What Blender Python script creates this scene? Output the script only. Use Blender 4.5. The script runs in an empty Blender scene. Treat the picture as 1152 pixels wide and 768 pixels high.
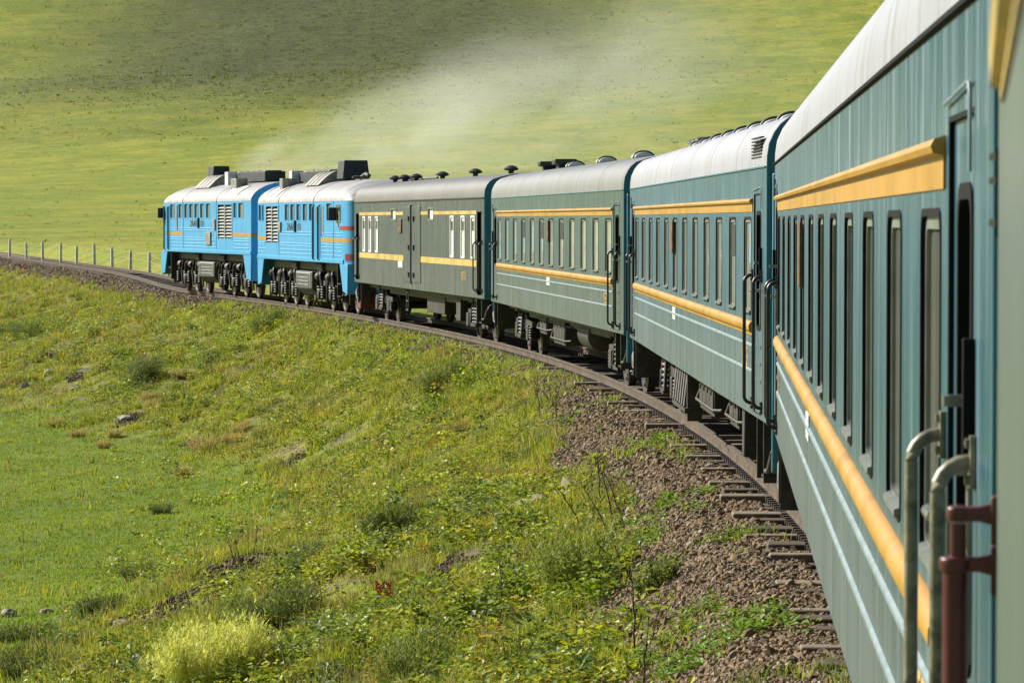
import bpy, bmesh, math, random
import numpy as np
from mathutils import Vector, Matrix

R = math.radians
random.seed(7)
rng = np.random.default_rng(11)
scene = bpy.context.scene
COL = scene.collection

# ------------------------------------------------------------------ camera, world, sun, exposure
CAM_Z, F_PX, HORIZON = 3.05, 3746.0, 247.4            # metres over the rail; focal length and horizon in 1152x768 photo pixels
cam_data = bpy.data.cameras.new('camera')
cam = bpy.data.objects.new('camera', cam_data)
COL.objects.link(cam)
cam.location = (0, 0, CAM_Z)
cam_data.sensor_width = 36.0
cam_data.lens = 36.0 * F_PX / 1152.0
cam.rotation_euler = (R(90) - math.atan((384 - HORIZON) / F_PX), 0, 0)
cam_data.clip_start = 0.05
cam_data.clip_end = 12000
cam_data.dof.use_dof = True
cam_data.dof.focus_distance = 42.0
cam_data.dof.aperture_fstop = cam_data.lens / 8.0       # 8 mm pupil
scene.camera = cam

SUN_EL, SUN_AZ = R(31), R(56)                         # azimuth counted from +Y (view) towards -X (left)
sun_dir = Vector((-math.sin(SUN_AZ) * math.cos(SUN_EL), math.cos(SUN_AZ) * math.cos(SUN_EL), math.sin(SUN_EL)))
sl = bpy.data.lights.new('sun', 'SUN')
sl.energy = 5.0
sl.angle = R(0.53)
sl.color = (1.0, 0.94, 0.83)
so = bpy.data.objects.new('sun', sl)
COL.objects.link(so)
so.rotation_euler = sun_dir.to_track_quat('Z', 'Y').to_euler()
world = bpy.data.worlds.new('World')
scene.world = world
world.use_nodes = True
wt = world.node_tree
sky = wt.nodes.new('ShaderNodeTexSky')
sky.sky_type = 'NISHITA'
sky.sun_disc = False
sky.sun_elevation = SUN_EL
sky.sun_rotation = -SUN_AZ                             # clockwise from +Y seen from above
sky.air_density = 1.0
sky.dust_density = 1.5
bgn = wt.nodes['Background']
wt.links.new(sky.outputs[0], bgn.inputs[0])
bgn.inputs[1].default_value = 0.05
vs = scene.view_settings
vs.view_transform = 'Standard'
vs.look = 'None'
vs.exposure = 0.78
vs.gamma = 1.0
vs.use_curve_mapping = False
scene.cycles.max_bounces = 6
scene.cycles.volume_bounces = 3
scene.cycles.use_denoising = True

# ------------------------------------------------------------------ node helpers
class NT:
    def __init__(s, m):
        s.t = m.node_tree
        s.n = s.t.nodes
    def node(s, typ, **kw):
        nd = s.n.new(typ)
        for k, v in kw.items():
            setattr(nd, k, v)
        return nd
    def set(s, sock, val):
        if isinstance(val, bpy.types.NodeSocket):
            s.t.links.new(val, sock)
        elif isinstance(val, (tuple, list)) and len(val) == 3 and sock.type == 'RGBA':
            sock.default_value = (*val, 1)
        else:
            sock.default_value = val
    def coords(s, kind='Object', scale=(1, 1, 1), loc=(0, 0, 0)):
        c = s.node('ShaderNodeTexCoord')
        m = s.node('ShaderNodeMapping')
        m.inputs['Scale'].default_value = scale
        m.inputs['Location'].default_value = loc
        s.set(m.inputs['Vector'], c.outputs[kind])
        return m.outputs[0]
    def noise(s, vec, scale, detail=4, rough=0.55, dist=0.0):
        nd = s.node('ShaderNodeTexNoise')
        s.set(nd.inputs['Vector'], vec)
        nd.inputs['Scale'].default_value = scale
        nd.inputs['Detail'].default_value = detail
        nd.inputs['Roughness'].default_value = rough
        nd.inputs['Distortion'].default_value = dist
        return nd.outputs[0]
    def ramp(s, fac, lo, hi, a=0.0, b=1.0):
        nd = s.node('ShaderNodeMapRange')
        nd.interpolation_type = 'SMOOTHSTEP'
        s.set(nd.inputs[0], fac)
        nd.inputs[1].default_value = lo
        nd.inputs[2].default_value = hi
        nd.inputs[3].default_value = a
        nd.inputs[4].default_value = b
        return nd.outputs[0]
    def mix(s, fac, a, b, mode='MIX'):
        nd = s.node('ShaderNodeMix', data_type='RGBA', blend_type=mode)
        s.set(nd.inputs[0], fac)
        s.set(nd.inputs[6], a)
        s.set(nd.inputs[7], b)
        return nd.outputs[2]
    def math(s, op, a, b=0.0):
        nd = s.node('ShaderNodeMath', operation=op)
        s.set(nd.inputs[0], a)
        s.set(nd.inputs[1], b)
        return nd.outputs[0]
    def bump(s, h, strength, dist):
        nd = s.node('ShaderNodeBump')
        s.set(nd.inputs['Height'], h)
        nd.inputs['Strength'].default_value = strength
        nd.inputs['Distance'].default_value = dist
        return nd.outputs[0]

def new_mat(name):
    m = bpy.data.materials.new(name)
    m.use_nodes = True
    return m, NT(m), m.node_tree.nodes['Principled BSDF']

def simple(name, col, rough=0.5, metal=0.0, var=0.25, vscale=6.0, bump=0.0, spec=0.5, dirt=None, dscale=3.0):
    m, nt, p = new_mat(name)
    v = nt.coords()
    n = nt.noise(v, vscale, 5)
    lo = tuple(c * (1 - var) for c in col)
    hi = tuple(min(1, c * (1 + var)) for c in col)
    c = nt.mix(nt.ramp(n, 0.3, 0.7), lo, hi)
    if dirt:
        c = nt.mix(nt.ramp(nt.noise(v, dscale, 6, 0.7), 0.48, 0.68, 0, 0.8), c, dirt)
    nt.set(p.inputs['Base Color'], c)
    nt.set(p.inputs['Roughness'], nt.ramp(n, 0.2, 0.8, rough * 0.85, min(1, rough * 1.15)))
    p.inputs['Metallic'].default_value = metal
    p.inputs['Specular IOR Level'].default_value = spec
    if bump:
        nt.set(p.inputs['Normal'], nt.bump(nt.noise(v, vscale * 4, 4), 0.4, bump))
    return m

def coach_paint(name, base, wash, dust, seed, rough=0.30, low_dust=0.55, corr=0.0, streak=0.75):
    """Sun-bleached coach enamel: rain streaks run down it, road dust lies on the lower panels, the sheet is slightly dented."""
    m, nt, p = new_mat(name)
    off = (seed * 3.7, seed * 1.3, 0)
    vs_ = nt.coords('Object', (9, 1, 0.35), off)
    vf = nt.coords('Object', (34, 1, 0.55), off)
    vb = nt.coords('Object', (0.5, 1, 0.8), off)
    st = nt.ramp(nt.noise(vs_, 1.0, 5, 0.65), 0.46, 0.72)
    sf = nt.ramp(nt.noise(vf, 1.0, 3, 0.6), 0.55, 0.75)
    big = nt.ramp(nt.noise(vb, 1.2, 4, 0.6), 0.35, 0.68)
    c = nt.mix(nt.math('MULTIPLY', big, 0.5), base, tuple(x * 0.78 for x in base))
    amt = nt.math('MULTIPLY', nt.math('MAXIMUM', nt.math('MULTIPLY', st, 0.9), nt.math('MULTIPLY', sf, 0.35)), streak)
    sep = nt.node('ShaderNodeSeparateXYZ')
    tc = nt.node('ShaderNodeTexCoord')
    nt.set(sep.inputs[0], tc.outputs['Object'])
    up = nt.ramp(sep.outputs[2], 2.6, 3.3, 0.55, 1.0)
    c = nt.mix(nt.math('MULTIPLY', amt, up), c, wash)
    runs = nt.ramp(nt.noise(nt.coords('Object', (13, 1, 0.15), off), 1.0, 4, 0.75), 0.53, 0.62)
    rz = nt.math('MULTIPLY', nt.ramp(sep.outputs[2], 3.25, 3.27), nt.ramp(nt.math('ADD', sep.outputs[2], nt.math('MULTIPLY', nt.noise(nt.coords('Object', (6, 1, .1), off), 1.0, 3), .3)), 3.36, 3.62, 1.0, 0.12))
    c = nt.mix(nt.math('MULTIPLY', nt.math('MULTIPLY', runs, rz), 0.75 * streak), c, tuple(min(.5, x * 1.25) for x in wash))
    dz = nt.ramp(sep.outputs[2], 1.35, 2.5, 1.0, 0.0)
    dn = nt.ramp(nt.noise(vs_, 0.6, 5, 0.7), 0.25, 0.75, 0.55, 1.0)
    c = nt.mix(nt.math('MULTIPLY', nt.math('MULTIPLY', dz, dn), low_dust), c, dust)
    gr = nt.ramp(nt.noise(nt.coords('Object', (16, 1, 0.5), off), 1.0, 5, 0.7), 0.52, 0.72)
    gz = nt.ramp(sep.outputs[2], 1.1, 1.75, 1.0, 0.15)
    c = nt.mix(nt.math('MULTIPLY', nt.math('MULTIPLY', gr, gz), 0.65), c, (0.055, 0.05, 0.042))
    rust = nt.ramp(nt.noise(nt.coords('Object', (3, 1, 2.2), off), 5.0, 6, 0.75), 0.66, 0.72, 0, 0.5)
    c = nt.mix(nt.math('MULTIPLY', rust, 0.7), c, (0.12, 0.07, 0.04))
    nt.set(p.inputs['Base Color'], c)
    nt.set(p.inputs['Roughness'], nt.ramp(nt.noise(vs_, 1.0, 3), 0.3, 0.7, rough * 0.8, rough * 1.4))
    h = nt.noise(nt.coords('Object', (0.9, 1, 1.6), off), 1.1, 2, 0.4)
    if corr:
        w = nt.node('ShaderNodeTexWave', wave_type='BANDS', bands_direction='X')
        nt.set(w.inputs['Vector'], nt.coords('Object', (1, 1, 1)))
        w.inputs['Scale'].default_value = corr
        h = nt.math('ADD', nt.math('MULTIPLY', w.outputs[1], 0.25), h)
    nt.set(p.inputs['Normal'], nt.bump(h, 0.5, 0.045))
    return m

def roof_paint(name, col, streak_col, seed, rough=0.42):
    m, nt, p = new_mat(name)
    off = (seed * 2.3, seed, 0)
    st = nt.ramp(nt.noise(nt.coords('Object', (7, 0.35, 0.5), off), 1.0, 6, 0.72), 0.44, 0.70, 0, 0.85)
    big = nt.ramp(nt.noise(nt.coords('Object', (0.6, 0.6, 0.6), off), 1.0, 4), 0.3, 0.7)
    c = nt.mix(nt.math('MULTIPLY', big, 0.4), col, tuple(x * 0.8 for x in col))
    c = nt.mix(st, c, streak_col)
    nt.set(p.inputs['Base Color'], c)
    p.inputs['Roughness'].default_value = rough
    p.inputs['Specular IOR Level'].default_value = 0.35
    h = nt.noise(nt.coords('Object', (1.1, 0.5, 0.5), off), 1.2, 3)
    nt.set(p.inputs['Normal'], nt.bump(h, 0.3, 0.04))
    return m

M = {}
M['paint_a'] = coach_paint('teal_enamel_near', (0.016, 0.084, 0.128), (0.27, 0.345, 0.385), (0.128, 0.148, 0.160), 1, low_dust=0.95)
M['paint_b'] = coach_paint('teal_enamel', (0.034, 0.112, 0.165), (0.16, 0.24, 0.28), (0.132, 0.165, 0.182), 2, low_dust=0.9)
M['paint_c'] = coach_paint('green_enamel', (0.056, 0.104, 0.106), (0.14, 0.19, 0.19), (0.122, 0.146, 0.150), 3, low_dust=0.8)
M['paint_d'] = coach_paint('olive_enamel', (0.085, 0.104, 0.100), (0.145, 0.160, 0.155), (0.135, 0.150, 0.145), 4, low_dust=0.6, corr=11.0)
M['paint_o'] = coach_paint('own_coach_enamel', (0.085, 0.118, 0.112), (0.19, 0.22, 0.21), (0.12, 0.14, 0.13), 5, low_dust=0.5)
M['end_paint'] = simple('coach_end_enamel', (0.035, 0.17, 0.23), 0.4, var=0.2, vscale=2)
M['roof_white'] = roof_paint('white_roof_paint', (0.37, 0.385, 0.44), (0.23, 0.225, 0.21), 1)
M['roof_white_b'] = roof_paint('white_roof_paint_clean', (0.38, 0.395, 0.45), (0.25, 0.245, 0.23), 2)
M['roof_grey'] = roof_paint('grey_roof_paint', (0.25, 0.262, 0.27), (0.17, 0.16, 0.145), 3)
M['roof_dull'] = roof_paint('dull_roof_paint', (0.205, 0.205, 0.20), (0.12, 0.108, 0.092), 4)
M['yellow'] = simple('yellow_enamel', (0.44, 0.235, 0.034), 0.42, var=0.18, vscale=2.2, dirt=(0.34, 0.20, 0.06), dscale=2.2)
M['yellow_pale'] = simple('faded_yellow_enamel', (0.52, 0.37, 0.09), 0.5, var=0.15, vscale=1.5, dirt=(0.22, 0.19, 0.12), dscale=6)
M['rib'] = simple('ridge_highlight', (0.22, 0.29, 0.32), 0.35, var=0.1)  # pale tone paints the sun caught on ridges and rain strips
M['rubber'] = simple('black_rubber', (0.010, 0.011, 0.011), 0.85, var=0.3, spec=0.12)
M['alu'] = simple('aluminium_frame', (0.19, 0.205, 0.185), 0.4, metal=0.3, var=0.12)
M['dark_int'] = simple('dark_interior', (0.008, 0.009, 0.009), 0.8, var=0.2)
M['black_steel'] = simple('black_steel', (0.022, 0.021, 0.019), 0.55, var=0.4, vscale=4, dirt=(0.07, 0.058, 0.045), dscale=5)
M['dusty_steel'] = simple('dusty_running_gear', (0.026, 0.023, 0.020), 0.6, var=0.5, vscale=5, dirt=(0.060, 0.050, 0.040), dscale=6)
M['wheel'] = simple('wheel_steel', (0.06, 0.05, 0.045), 0.55, metal=0.3, var=0.3, dirt=(0.12, 0.09, 0.07))
M['handrail'] = simple('worn_handrail', (0.21, 0.20, 0.14), 0.42, metal=0.2, var=0.35, vscale=14, dirt=(0.06, 0.055, 0.04), dscale=16)
M['handrail_dark'] = simple('dark_handrail', (0.018, 0.018, 0.016), 0.4, var=0.3)
M['red_rail'] = simple('dark_red_pipe', (0.085, 0.018, 0.02), 0.35, var=0.25, vscale=8, dirt=(0.05, 0.02, 0.02))
M['plate'] = simple('white_notice', (0.72, 0.74, 0.70), 0.5, var=0.1, vscale=12)
M['plate_dim'] = simple('notice_print', (0.30, 0.31, 0.30), 0.6)
M['board'] = simple('destination_board', (0.085, 0.045, 0.028), 0.5, var=0.5, vscale=9, dirt=(0.30, 0.24, 0.17), dscale=7)
M['stencil'] = simple('orange_stencil', (0.60, 0.36, 0.11), 0.6, var=0.2)
M['vent_white'] = simple('roof_vent_white', (0.62, 0.63, 0.65), 0.4, var=0.15)
M['vent_dark'] = simple('roof_vent_dark', (0.02, 0.022, 0.024), 0.5, var=0.3)
M['rail'] = simple('rail_steel', (0.085, 0.060, 0.042), 0.6, metal=0.1, var=0.3, vscale=3, dirt=(0.12, 0.08, 0.05), dscale=4)
M['rail_head'] = simple('worn_rail_head', (0.36, 0.33, 0.29), 0.35, metal=0.5, var=0.2, dirt=(0.2, 0.15, 0.11), dscale=2)
M['clip'] = simple('rail_clip', (0.045, 0.035, 0.028), 0.7, var=0.3)
M['steel_bare'] = simple('bare_steel', (0.35, 0.34, 0.32), 0.3, metal=0.8, var=0.2)
M['hose'] = simple('brake_hose', (0.02, 0.02, 0.02), 0.6)
M['loco_blue'] = None
M['loco_dark'] = simple('loco_dark_blue', (0.012, 0.045, 0.075), 0.45, var=0.3)
M['loco_roof'] = roof_paint('loco_roof_paint', (0.36, 0.365, 0.385), (0.17, 0.145, 0.115), 6, 0.5)
M['soot'] = simple('sooty_steel', (0.014, 0.022, 0.028), 0.6, var=0.4)
M['grille_grey'] = simple('grey_roof_grille', (0.25, 0.245, 0.22), 0.6, var=0.3, vscale=5, dirt=(0.1, 0.09, 0.08))
M['slat'] = simple('louvre_slat', (0.40, 0.42, 0.42), 0.5, var=0.2)
M['red'] = simple('red_band', (0.30, 0.035, 0.04), 0.4, var=0.15)
M['loco_letter'] = simple('loco_lettering', (0.06, 0.058, 0.045), 0.5)
M['tank'] = simple('tank_grey', (0.055, 0.053, 0.046), 0.6, var=0.3, vscale=3, dirt=(0.06, 0.055, 0.05))
M['door_teal'] = simple('door_teal', (0.01, 0.10, 0.16), 0.45)

def loco_paint():
    m, nt, p = new_mat('loco_blue_enamel')
    n = nt.ramp(nt.noise(nt.coords('Object', (3, 3, 0.5)), 1.3, 5, 0.65), 0.35, 0.7)
    c = nt.mix(n, (0.050, 0.315, 0.61), (0.082, 0.38, 0.67))
    d = nt.ramp(nt.noise(nt.coords('Object', (6, 1, 0.8)), 1.4, 5, 0.7), 0.55, 0.75, 0, 0.45)
    c = nt.mix(d, c, (0.30, 0.46, 0.52))
    g2 = nt.ramp(nt.noise(nt.coords('Object', (10, 1, 0.6)), 1.0, 6, 0.75), 0.56, 0.74, 0, 0.55)
    c = nt.mix(g2, c, (0.05, 0.10, 0.13))
    g3 = nt.ramp(nt.noise(nt.coords('Object', (2, 1, 2)), 1.6, 6, 0.75), 0.58, 0.72, 0, 0.4)
    c = nt.mix(g3, c, (0.14, 0.15, 0.13))
    nt.set(p.inputs['Base Color'], c)
    p.inputs['Roughness'].default_value = 0.35
    h = nt.noise(nt.coords('Object', (0.8, 1, 1.8)), 1.3, 3)
    nt.set(p.inputs['Normal'], nt.bump(h, 0.4, 0.03))
    return m
M['loco_blue'] = loco_paint()

def pane_mat(name, a, b):
    m, nt, p = new_mat(name)
    w = nt.noise(nt.coords('Object', (14, 1, 0.25)), 1.6, 3, 0.5)
    g = nt.noise(nt.coords('Object', (1.5, 1, 1.5)), 1.5, 3)
    c = nt.mix(nt.ramp(w, 0.3, 0.7), a, b)
    c = nt.mix(nt.ramp(g, 0.4, 0.7, 0, 0.4), c, tuple(x * 0.7 for x in a))
    nt.set(p.inputs['Base Color'], c)
    p.inputs['Roughness'].default_value = 0.5
    p.inputs['Coat Weight'].default_value = 1.0
    p.inputs['Coat Roughness'].default_value = 0.03
    return m
M['pane'] = pane_mat('curtained_glass', (0.33, 0.35, 0.30), (0.48, 0.50, 0.43))
M['pane_a'] = pane_mat('darker_curtain_glass', (0.13, 0.145, 0.12), (0.22, 0.24, 0.20))  # darker curtained glass for the nearest coach
M['pane_loco'] = pane_mat('cab_glass', (0.17, 0.175, 0.13), (0.26, 0.26, 0.19))
M['pane_dark'] = pane_mat('dark_glass', (0.010, 0.012, 0.012), (0.02, 0.022, 0.022))

# ------------------------------------------------------------------ mesh helpers
class MB:
    def __init__(s):
        s.v, s.f = [], []
    def quad(s, a, b, c, d):
        i = len(s.v)
        s.v += [a, b, c, d]
        s.f.append((i, i + 1, i + 2, i + 3))
        return s
    def box(s, x0, x1, y0, y1, z0, z1):
        i = len(s.v)
        s.v += [(x, y, z) for z in (z0, z1) for y in (y0, y1) for x in (x0, x1)]
        for q in ((0, 2, 3, 1), (4, 5, 7, 6), (0, 1, 5, 4), (2, 6, 7, 3), (0, 4, 6, 2), (1, 3, 7, 5)):
            s.f.append(tuple(i + k for k in q))
        return s
    def loft(s, rings, close=True, cap=True):
        i0, n = len(s.v), len(rings[0])
        for r in rings:
            s.v += [tuple(p) for p in r]
        for j in range(len(rings) - 1):
            for k in range(n if close else n - 1):
                a, b = i0 + j * n + k, i0 + j * n + (k + 1) % n
                s.f.append((a, b, b + n, a + n))
        if cap and close:
            s.f.append(tuple(i0 + k for k in range(n))[::-1])
            s.f.append(tuple(i0 + (len(rings) - 1) * n + k for k in range(n)))
        return s
    def prism(s, prof, x0, x1):
        return s.loft([[(x, y, z) for y, z in prof] for x in (x0, x1)])
    def prism_y(s, prof, y0, y1):
        return s.loft([[(x, y, z) for x, z in prof] for y in (y0, y1)])
    def tube(s, pts, r, n=8, cap=True):
        pts = [Vector(p) for p in pts]
        rs = r if isinstance(r, (list, tuple)) else [r] * len(pts)
        rings, ref = [], None
        for k, p in enumerate(pts):
            d = (pts[min(k + 1, len(pts) - 1)] - pts[max(k - 1, 0)]).normalized()
            if ref is None or abs(ref.dot(d)) > 0.97:
                ref = Vector((0, 0, 1)) if abs(d.z) < 0.9 else Vector((1, 0, 0))
            u = d.cross(ref).normalized()
            w = d.cross(u).normalized()
            ref = -w if False else ref
            rings.append([p + (u * math.cos(2 * math.pi * q / n) + w * math.sin(2 * math.pi * q / n)) * rs[k] for q in range(n)])
        return s.loft(rings, True, cap)
    def lathe(s, prof, c, axis='z', n=20):
        rings = []
        for r, h in prof:
            ring = []
            for q in range(n):
                a = 2 * math.pi * q / n
                x, y = r * math.cos(a), r * math.sin(a)
                ring.append({'z': (c[0] + x, c[1] + y, c[2] + h), 'y': (c[0] + x, c[1] + h, c[2] + y), 'x': (c[0] + h, c[1] + x, c[2] + y)}[axis])
            rings.append(ring)
        return s.loft(rings)
    def build(s, name, mat, parent=None, bevel=0.0, loc=None, angle=38):
        me = bpy.data.meshes.new(name)
        me.from_pydata(s.v, [], s.f)
        bm = bmesh.new()
        bm.from_mesh(me)
        bmesh.ops.recalc_face_normals(bm, faces=bm.faces)
        ca = R(angle)
        for e in bm.edges:
            e.smooth = len(e.link_faces) == 2 and e.calc_face_angle(0) < ca
        for f in bm.faces:
            f.smooth = True
        bm.to_mesh(me)
        bm.free()
        me.materials.append(mat)
        o = bpy.data.objects.new(name, me)
        COL.objects.link(o)
        if parent:
            o.parent = parent
        if loc:
            o.location = loc
        if bevel:
            b = o.modifiers.new('bevel', 'BEVEL')
            b.width = bevel
            b.segments = 2
            b.limit_method = 'ANGLE'
        return o

def rrect(w, h, r, n=3):
    pts = []
    for cx, cz, a0 in ((w / 2 - r, h / 2 - r, 0), (-w / 2 + r, h / 2 - r, 90), (-w / 2 + r, -h / 2 + r, 180), (w / 2 - r, -h / 2 + r, 270)):
        for k in range(n + 1):
            a = R(a0 + 90 * k / n)
            pts.append((cx + r * math.cos(a), cz + r * math.sin(a)))
    return pts

def ring(w0, h0, r0, w1, h1, r1, ya, yb):
    """Rounded frame from outer (w0,h0) to inner (w1,h1), front at y=yb and back at y=ya, centred on x=z=0."""
    o, i = rrect(w0, h0, r0), rrect(w1, h1, r1)
    m = MB()
    m.loft([[(x, ya, z) for x, z in o], [(x, yb, z) for x, z in o], [(x, yb, z) for x, z in i], [(x, ya, z) for x, z in i]], True, False)
    return m

def tag(o, label, cat, group=None, kind=None):
    o['label'] = label
    o['category'] = cat
    if group:
        o['group'] = group
    if kind:
        o['kind'] = kind
    return o

def thing(name, label, cat, loc, heading=0.0, group=None):
    o = bpy.data.objects.new(name, None)
    COL.objects.link(o)
    o.location = loc
    o.rotation_euler = (0, 0, R(90) - heading)         # local x runs forward along the train, local y to its left
    o.empty_display_size = 0.5
    return tag(o, label, cat, group)

def kids(o):
    return [c for c in COL.objects if c.parent == o]

def twin(o, parent, loc=None):
    c = o.copy()
    COL.objects.link(c)
    c.parent = parent
    if loc:
        c.location = loc
    return c

def lettering(name, text, size, mat, parent, loc, thick=0.004):
    cu = bpy.data.curves.new(name, 'FONT')
    cu.body = text
    cu.size = size
    cu.extrude = thick
    cu.align_x = 'CENTER'
    cu.align_y = 'CENTER'
    t = bpy.data.objects.new(name + '_curve', cu)
    COL.objects.link(t)
    dg = bpy.context.evaluated_depsgraph_get()
    me = bpy.data.meshes.new_from_object(t.evaluated_get(dg))
    bpy.data.objects.remove(t)
    bpy.data.curves.remove(cu)
    me.materials.clear()
    me.materials.append(mat)
    o = bpy.data.objects.new(name, me)
    COL.objects.link(o)
    o.parent = parent
    o.location = loc
    o.rotation_euler = (R(90), 0, R(180))                # reads from the +y (left) side of the train
    return o

# ------------------------------------------------------------------ train layout and track line
CARS = {                       # near (rear) left corner, heading in degrees, length
    'A': ((1.03, 7.14), 3.379, 23.6), 'B': ((2.44, 31.94), -1.147, 23.6), 'C': ((1.90, 56.76), -5.835, 23.6),
    'D': ((-0.68, 81.46), -10.556, 23.2), 'E': ((-5.20, 105.51), -14.05, 16.88), 'F': ((-9.64, 123.11), -17.3, 16.88)}
HALF = 1.53
def car_origin(k):
    (x, y), h, L = CARS[k]
    h = R(h)
    return (x + HALF * math.cos(h), y - HALF * math.sin(h)), h, L
knots = []
for k in 'ABCDEF':
    (x, y), h, L = car_origin(k)
    for u in (3.4, L - 3.4):
        knots.append((x + u * math.sin(h), y + u * math.cos(h)))
back = []
x0, y0 = knots[0]
hd = R(6.0)
for k in range(6):                                      # behind the camera the curve goes on
    x0, y0 = x0 - 14 * math.sin(hd), y0 - 14 * math.cos(hd)
    back.append((x0, y0))
    hd += R(2.4)
knots = back[::-1] + knots + [(-16.9, 160.0), (-23.4, 190.0), (-36.4, 244.0), (-53.0, 306.0), (-80.0, 360.0), (-125.0, 405.0), (-200, 440), (-330, 470)]
KX = np.array([p[0] for p in knots]); KY = np.array([p[1] for p in knots])
def nat_spline(x, y, q):
    n = len(x)
    h = np.diff(x)
    A = np.zeros((n, n)); b = np.zeros(n)
    A[0, 0] = A[-1, -1] = 1
    for i in range(1, n - 1):
        A[i, i - 1], A[i, i], A[i, i + 1] = h[i - 1], 2 * (h[i - 1] + h[i]), h[i]
        b[i] = 6 * ((y[i + 1] - y[i]) / h[i] - (y[i] - y[i - 1]) / h[i - 1])
    m = np.linalg.solve(A, b)
    i = np.clip(np.searchsorted(x, q) - 1, 0, n - 2)
    t = q - x[i]
    return y[i] + t * ((y[i + 1] - y[i]) / h[i] - h[i] * (2 * m[i] + m[i + 1]) / 6) + t ** 2 * m[i] / 2 + t ** 3 * (m[i + 1] - m[i]) / (6 * h[i])
ty = np.arange(KY[0], KY[-1], 0.25)
tx = nat_spline(KY, KX, ty)
for _ in range(1200):                                     # even the curvature out a little
    tx[1:-1] = tx[1:-1] * 0.5 + (tx[:-2] + tx[2:]) * 0.25
ds = np.hypot(np.diff(tx), np.diff(ty))
ts = np.concatenate([[0], np.cumsum(ds)])
def rail_z(y):
    y = np.asarray(y, float)
    return 0.0045 * np.clip(y - 105, 0, 70) + 0.002 * np.clip(y - 175, 0, 400)
def track_at(s):
    x, y = np.interp(s, ts, tx), np.interp(s, ts, ty)
    e = 0.4
    dx = np.interp(s + e, ts, tx) - np.interp(s - e, ts, tx)
    dy = np.interp(s + e, ts, ty) - np.interp(s - e, ts, ty)
    return x, y, rail_z(y), np.arctan2(dx, dy)          # heading from +Y towards +X
S_OF_Y = lambda y: float(np.interp(y, ty, ts))
cx_, cy_, cz_, ch_ = track_at(np.arange(0, ts[-1], 0.75))

def signed_d(x, y):
    """Distance from the track centre line, left positive, and the rail height there."""
    x = np.asarray(x, float).ravel(); y = np.asarray(y, float).ravel()
    d = np.empty(len(x)); z = np.empty(len(x))
    nx, ny = -np.cos(ch_), np.sin(ch_)
    for i in range(0, len(x), 8000):
        X, Y = x[i:i + 8000, None], y[i:i + 8000, None]
        D2 = (X - cx_) ** 2 + (Y - cy_) ** 2
        j = D2.argmin(1)
        sx, sy = x[i:i + 8000] - cx_[j], y[i:i + 8000] - cy_[j]
        lat = sx * nx[j] + sy * ny[j]
        r = np.sqrt(D2[np.arange(len(j)), j])
        d[i:i + 8000] = np.where(r < 3.0, lat, np.sign(lat) * r)
        z[i:i + 8000] = cz_[j]
    return d, z

# ------------------------------------------------------------------ value noise and terrain height
_tab = rng.random((256, 256))
def vnoise(x, y, scale, seed=0):
    x = np.asarray(x, float) / scale + seed * 17.31 + 1000; y = np.asarray(y, float) / scale + seed * 9.17 + 1000
    xi, yi = np.floor(x).astype(int), np.floor(y).astype(int)
    fx, fy = x - xi, y - yi
    fx, fy = fx * fx * (3 - 2 * fx), fy * fy * (3 - 2 * fy)
    g = lambda a, b: _tab[a % 256, b % 256]
    return (g(xi, yi) * (1 - fx) + g(xi + 1, yi) * fx) * (1 - fy) + (g(xi, yi + 1) * (1 - fx) + g(xi + 1, yi + 1) * fx) * fy
def fbm(x, y, scale, seed=0, o=4):
    t, a, w = 0, 1.0, 0
    for k in range(o):
        t = t + a * vnoise(x, y, scale / 2 ** k, seed + k)
        w += a
        a *= 0.5
    return t / w
sstep = lambda t, a, b: (lambda u: u * u * (3 - 2 * u))(np.clip((t - a) / (b - a), 0, 1))

def terrain(x, y):
    x = np.asarray(x, float).ravel(); y = np.asarray(y, float).ravel()
    d, zt = signed_d(x, y)
    toe = np.interp(y, [20, 40, 55, 62, 77, 92, 108, 130, 250], [11, 11, 10, 8.6, 6.7, 7.6, 11.5, 13, 13])
    q = np.clip((d - 2.9) / (toe - 2.9), 0, None)         # 0 at the gravel's foot, 1 at the foot of the bank
    left = np.where(d < 2.9, np.interp(d, [0, 1.3, 1.8, 2.9], [-.225, -.225, -.29, -.98]),
                    np.interp(q, [0, .3, .75, 1.0, 1.3, 2, 6, 30], [-.98, -1.75, -2.85, -3.25, -3.42, -3.6, -4.4, -7]))
    e = -d
    right = np.interp(e, [0, 1.3, 1.8, 3.2, 4.5, 7, 12, 40, 110, 220, 350, 550, 800, 1000, 1250, 1600, 7000],
                      [-.27, -.27, -.31, -1.0, -1.05, -.55, -.2, .3, 2.0, 5.6, 12.6, 28, 60, 98, 150, 195, 220])
    h = np.where(d > 0, left, right)
    a = np.abs(d)
    amp = sstep(d, 2.6, 4.5) * (1 - 0.75 * sstep(q, .85, 1.3))
    h = h + amp * ((fbm(x, y, 5.5, 3) - .5) * 0.85 + (fbm(x, y, 1.3, 8, 3) - .5) * 0.36)
    h = h + sstep(d, 9, 18) * (fbm(x, y, 14, 5) - .5) * 0.35
    hill = sstep(e, 90, 600)
    h = h + .85 * sstep(y, 190, 245) * sstep(e, 4.5, 9)
    h = h + hill * ((fbm(x, y, 260, 12) - .5) * 16 + (fbm(x, y, 40, 14) - .5) * 2.2 + (fbm(x, y, 7, 15, 3) - .5) * 0.55)
    h = h + sstep(e, 6, 25) * (fbm(x, y, 9, 21) - .5) * 0.35
    return h + zt, d

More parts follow.
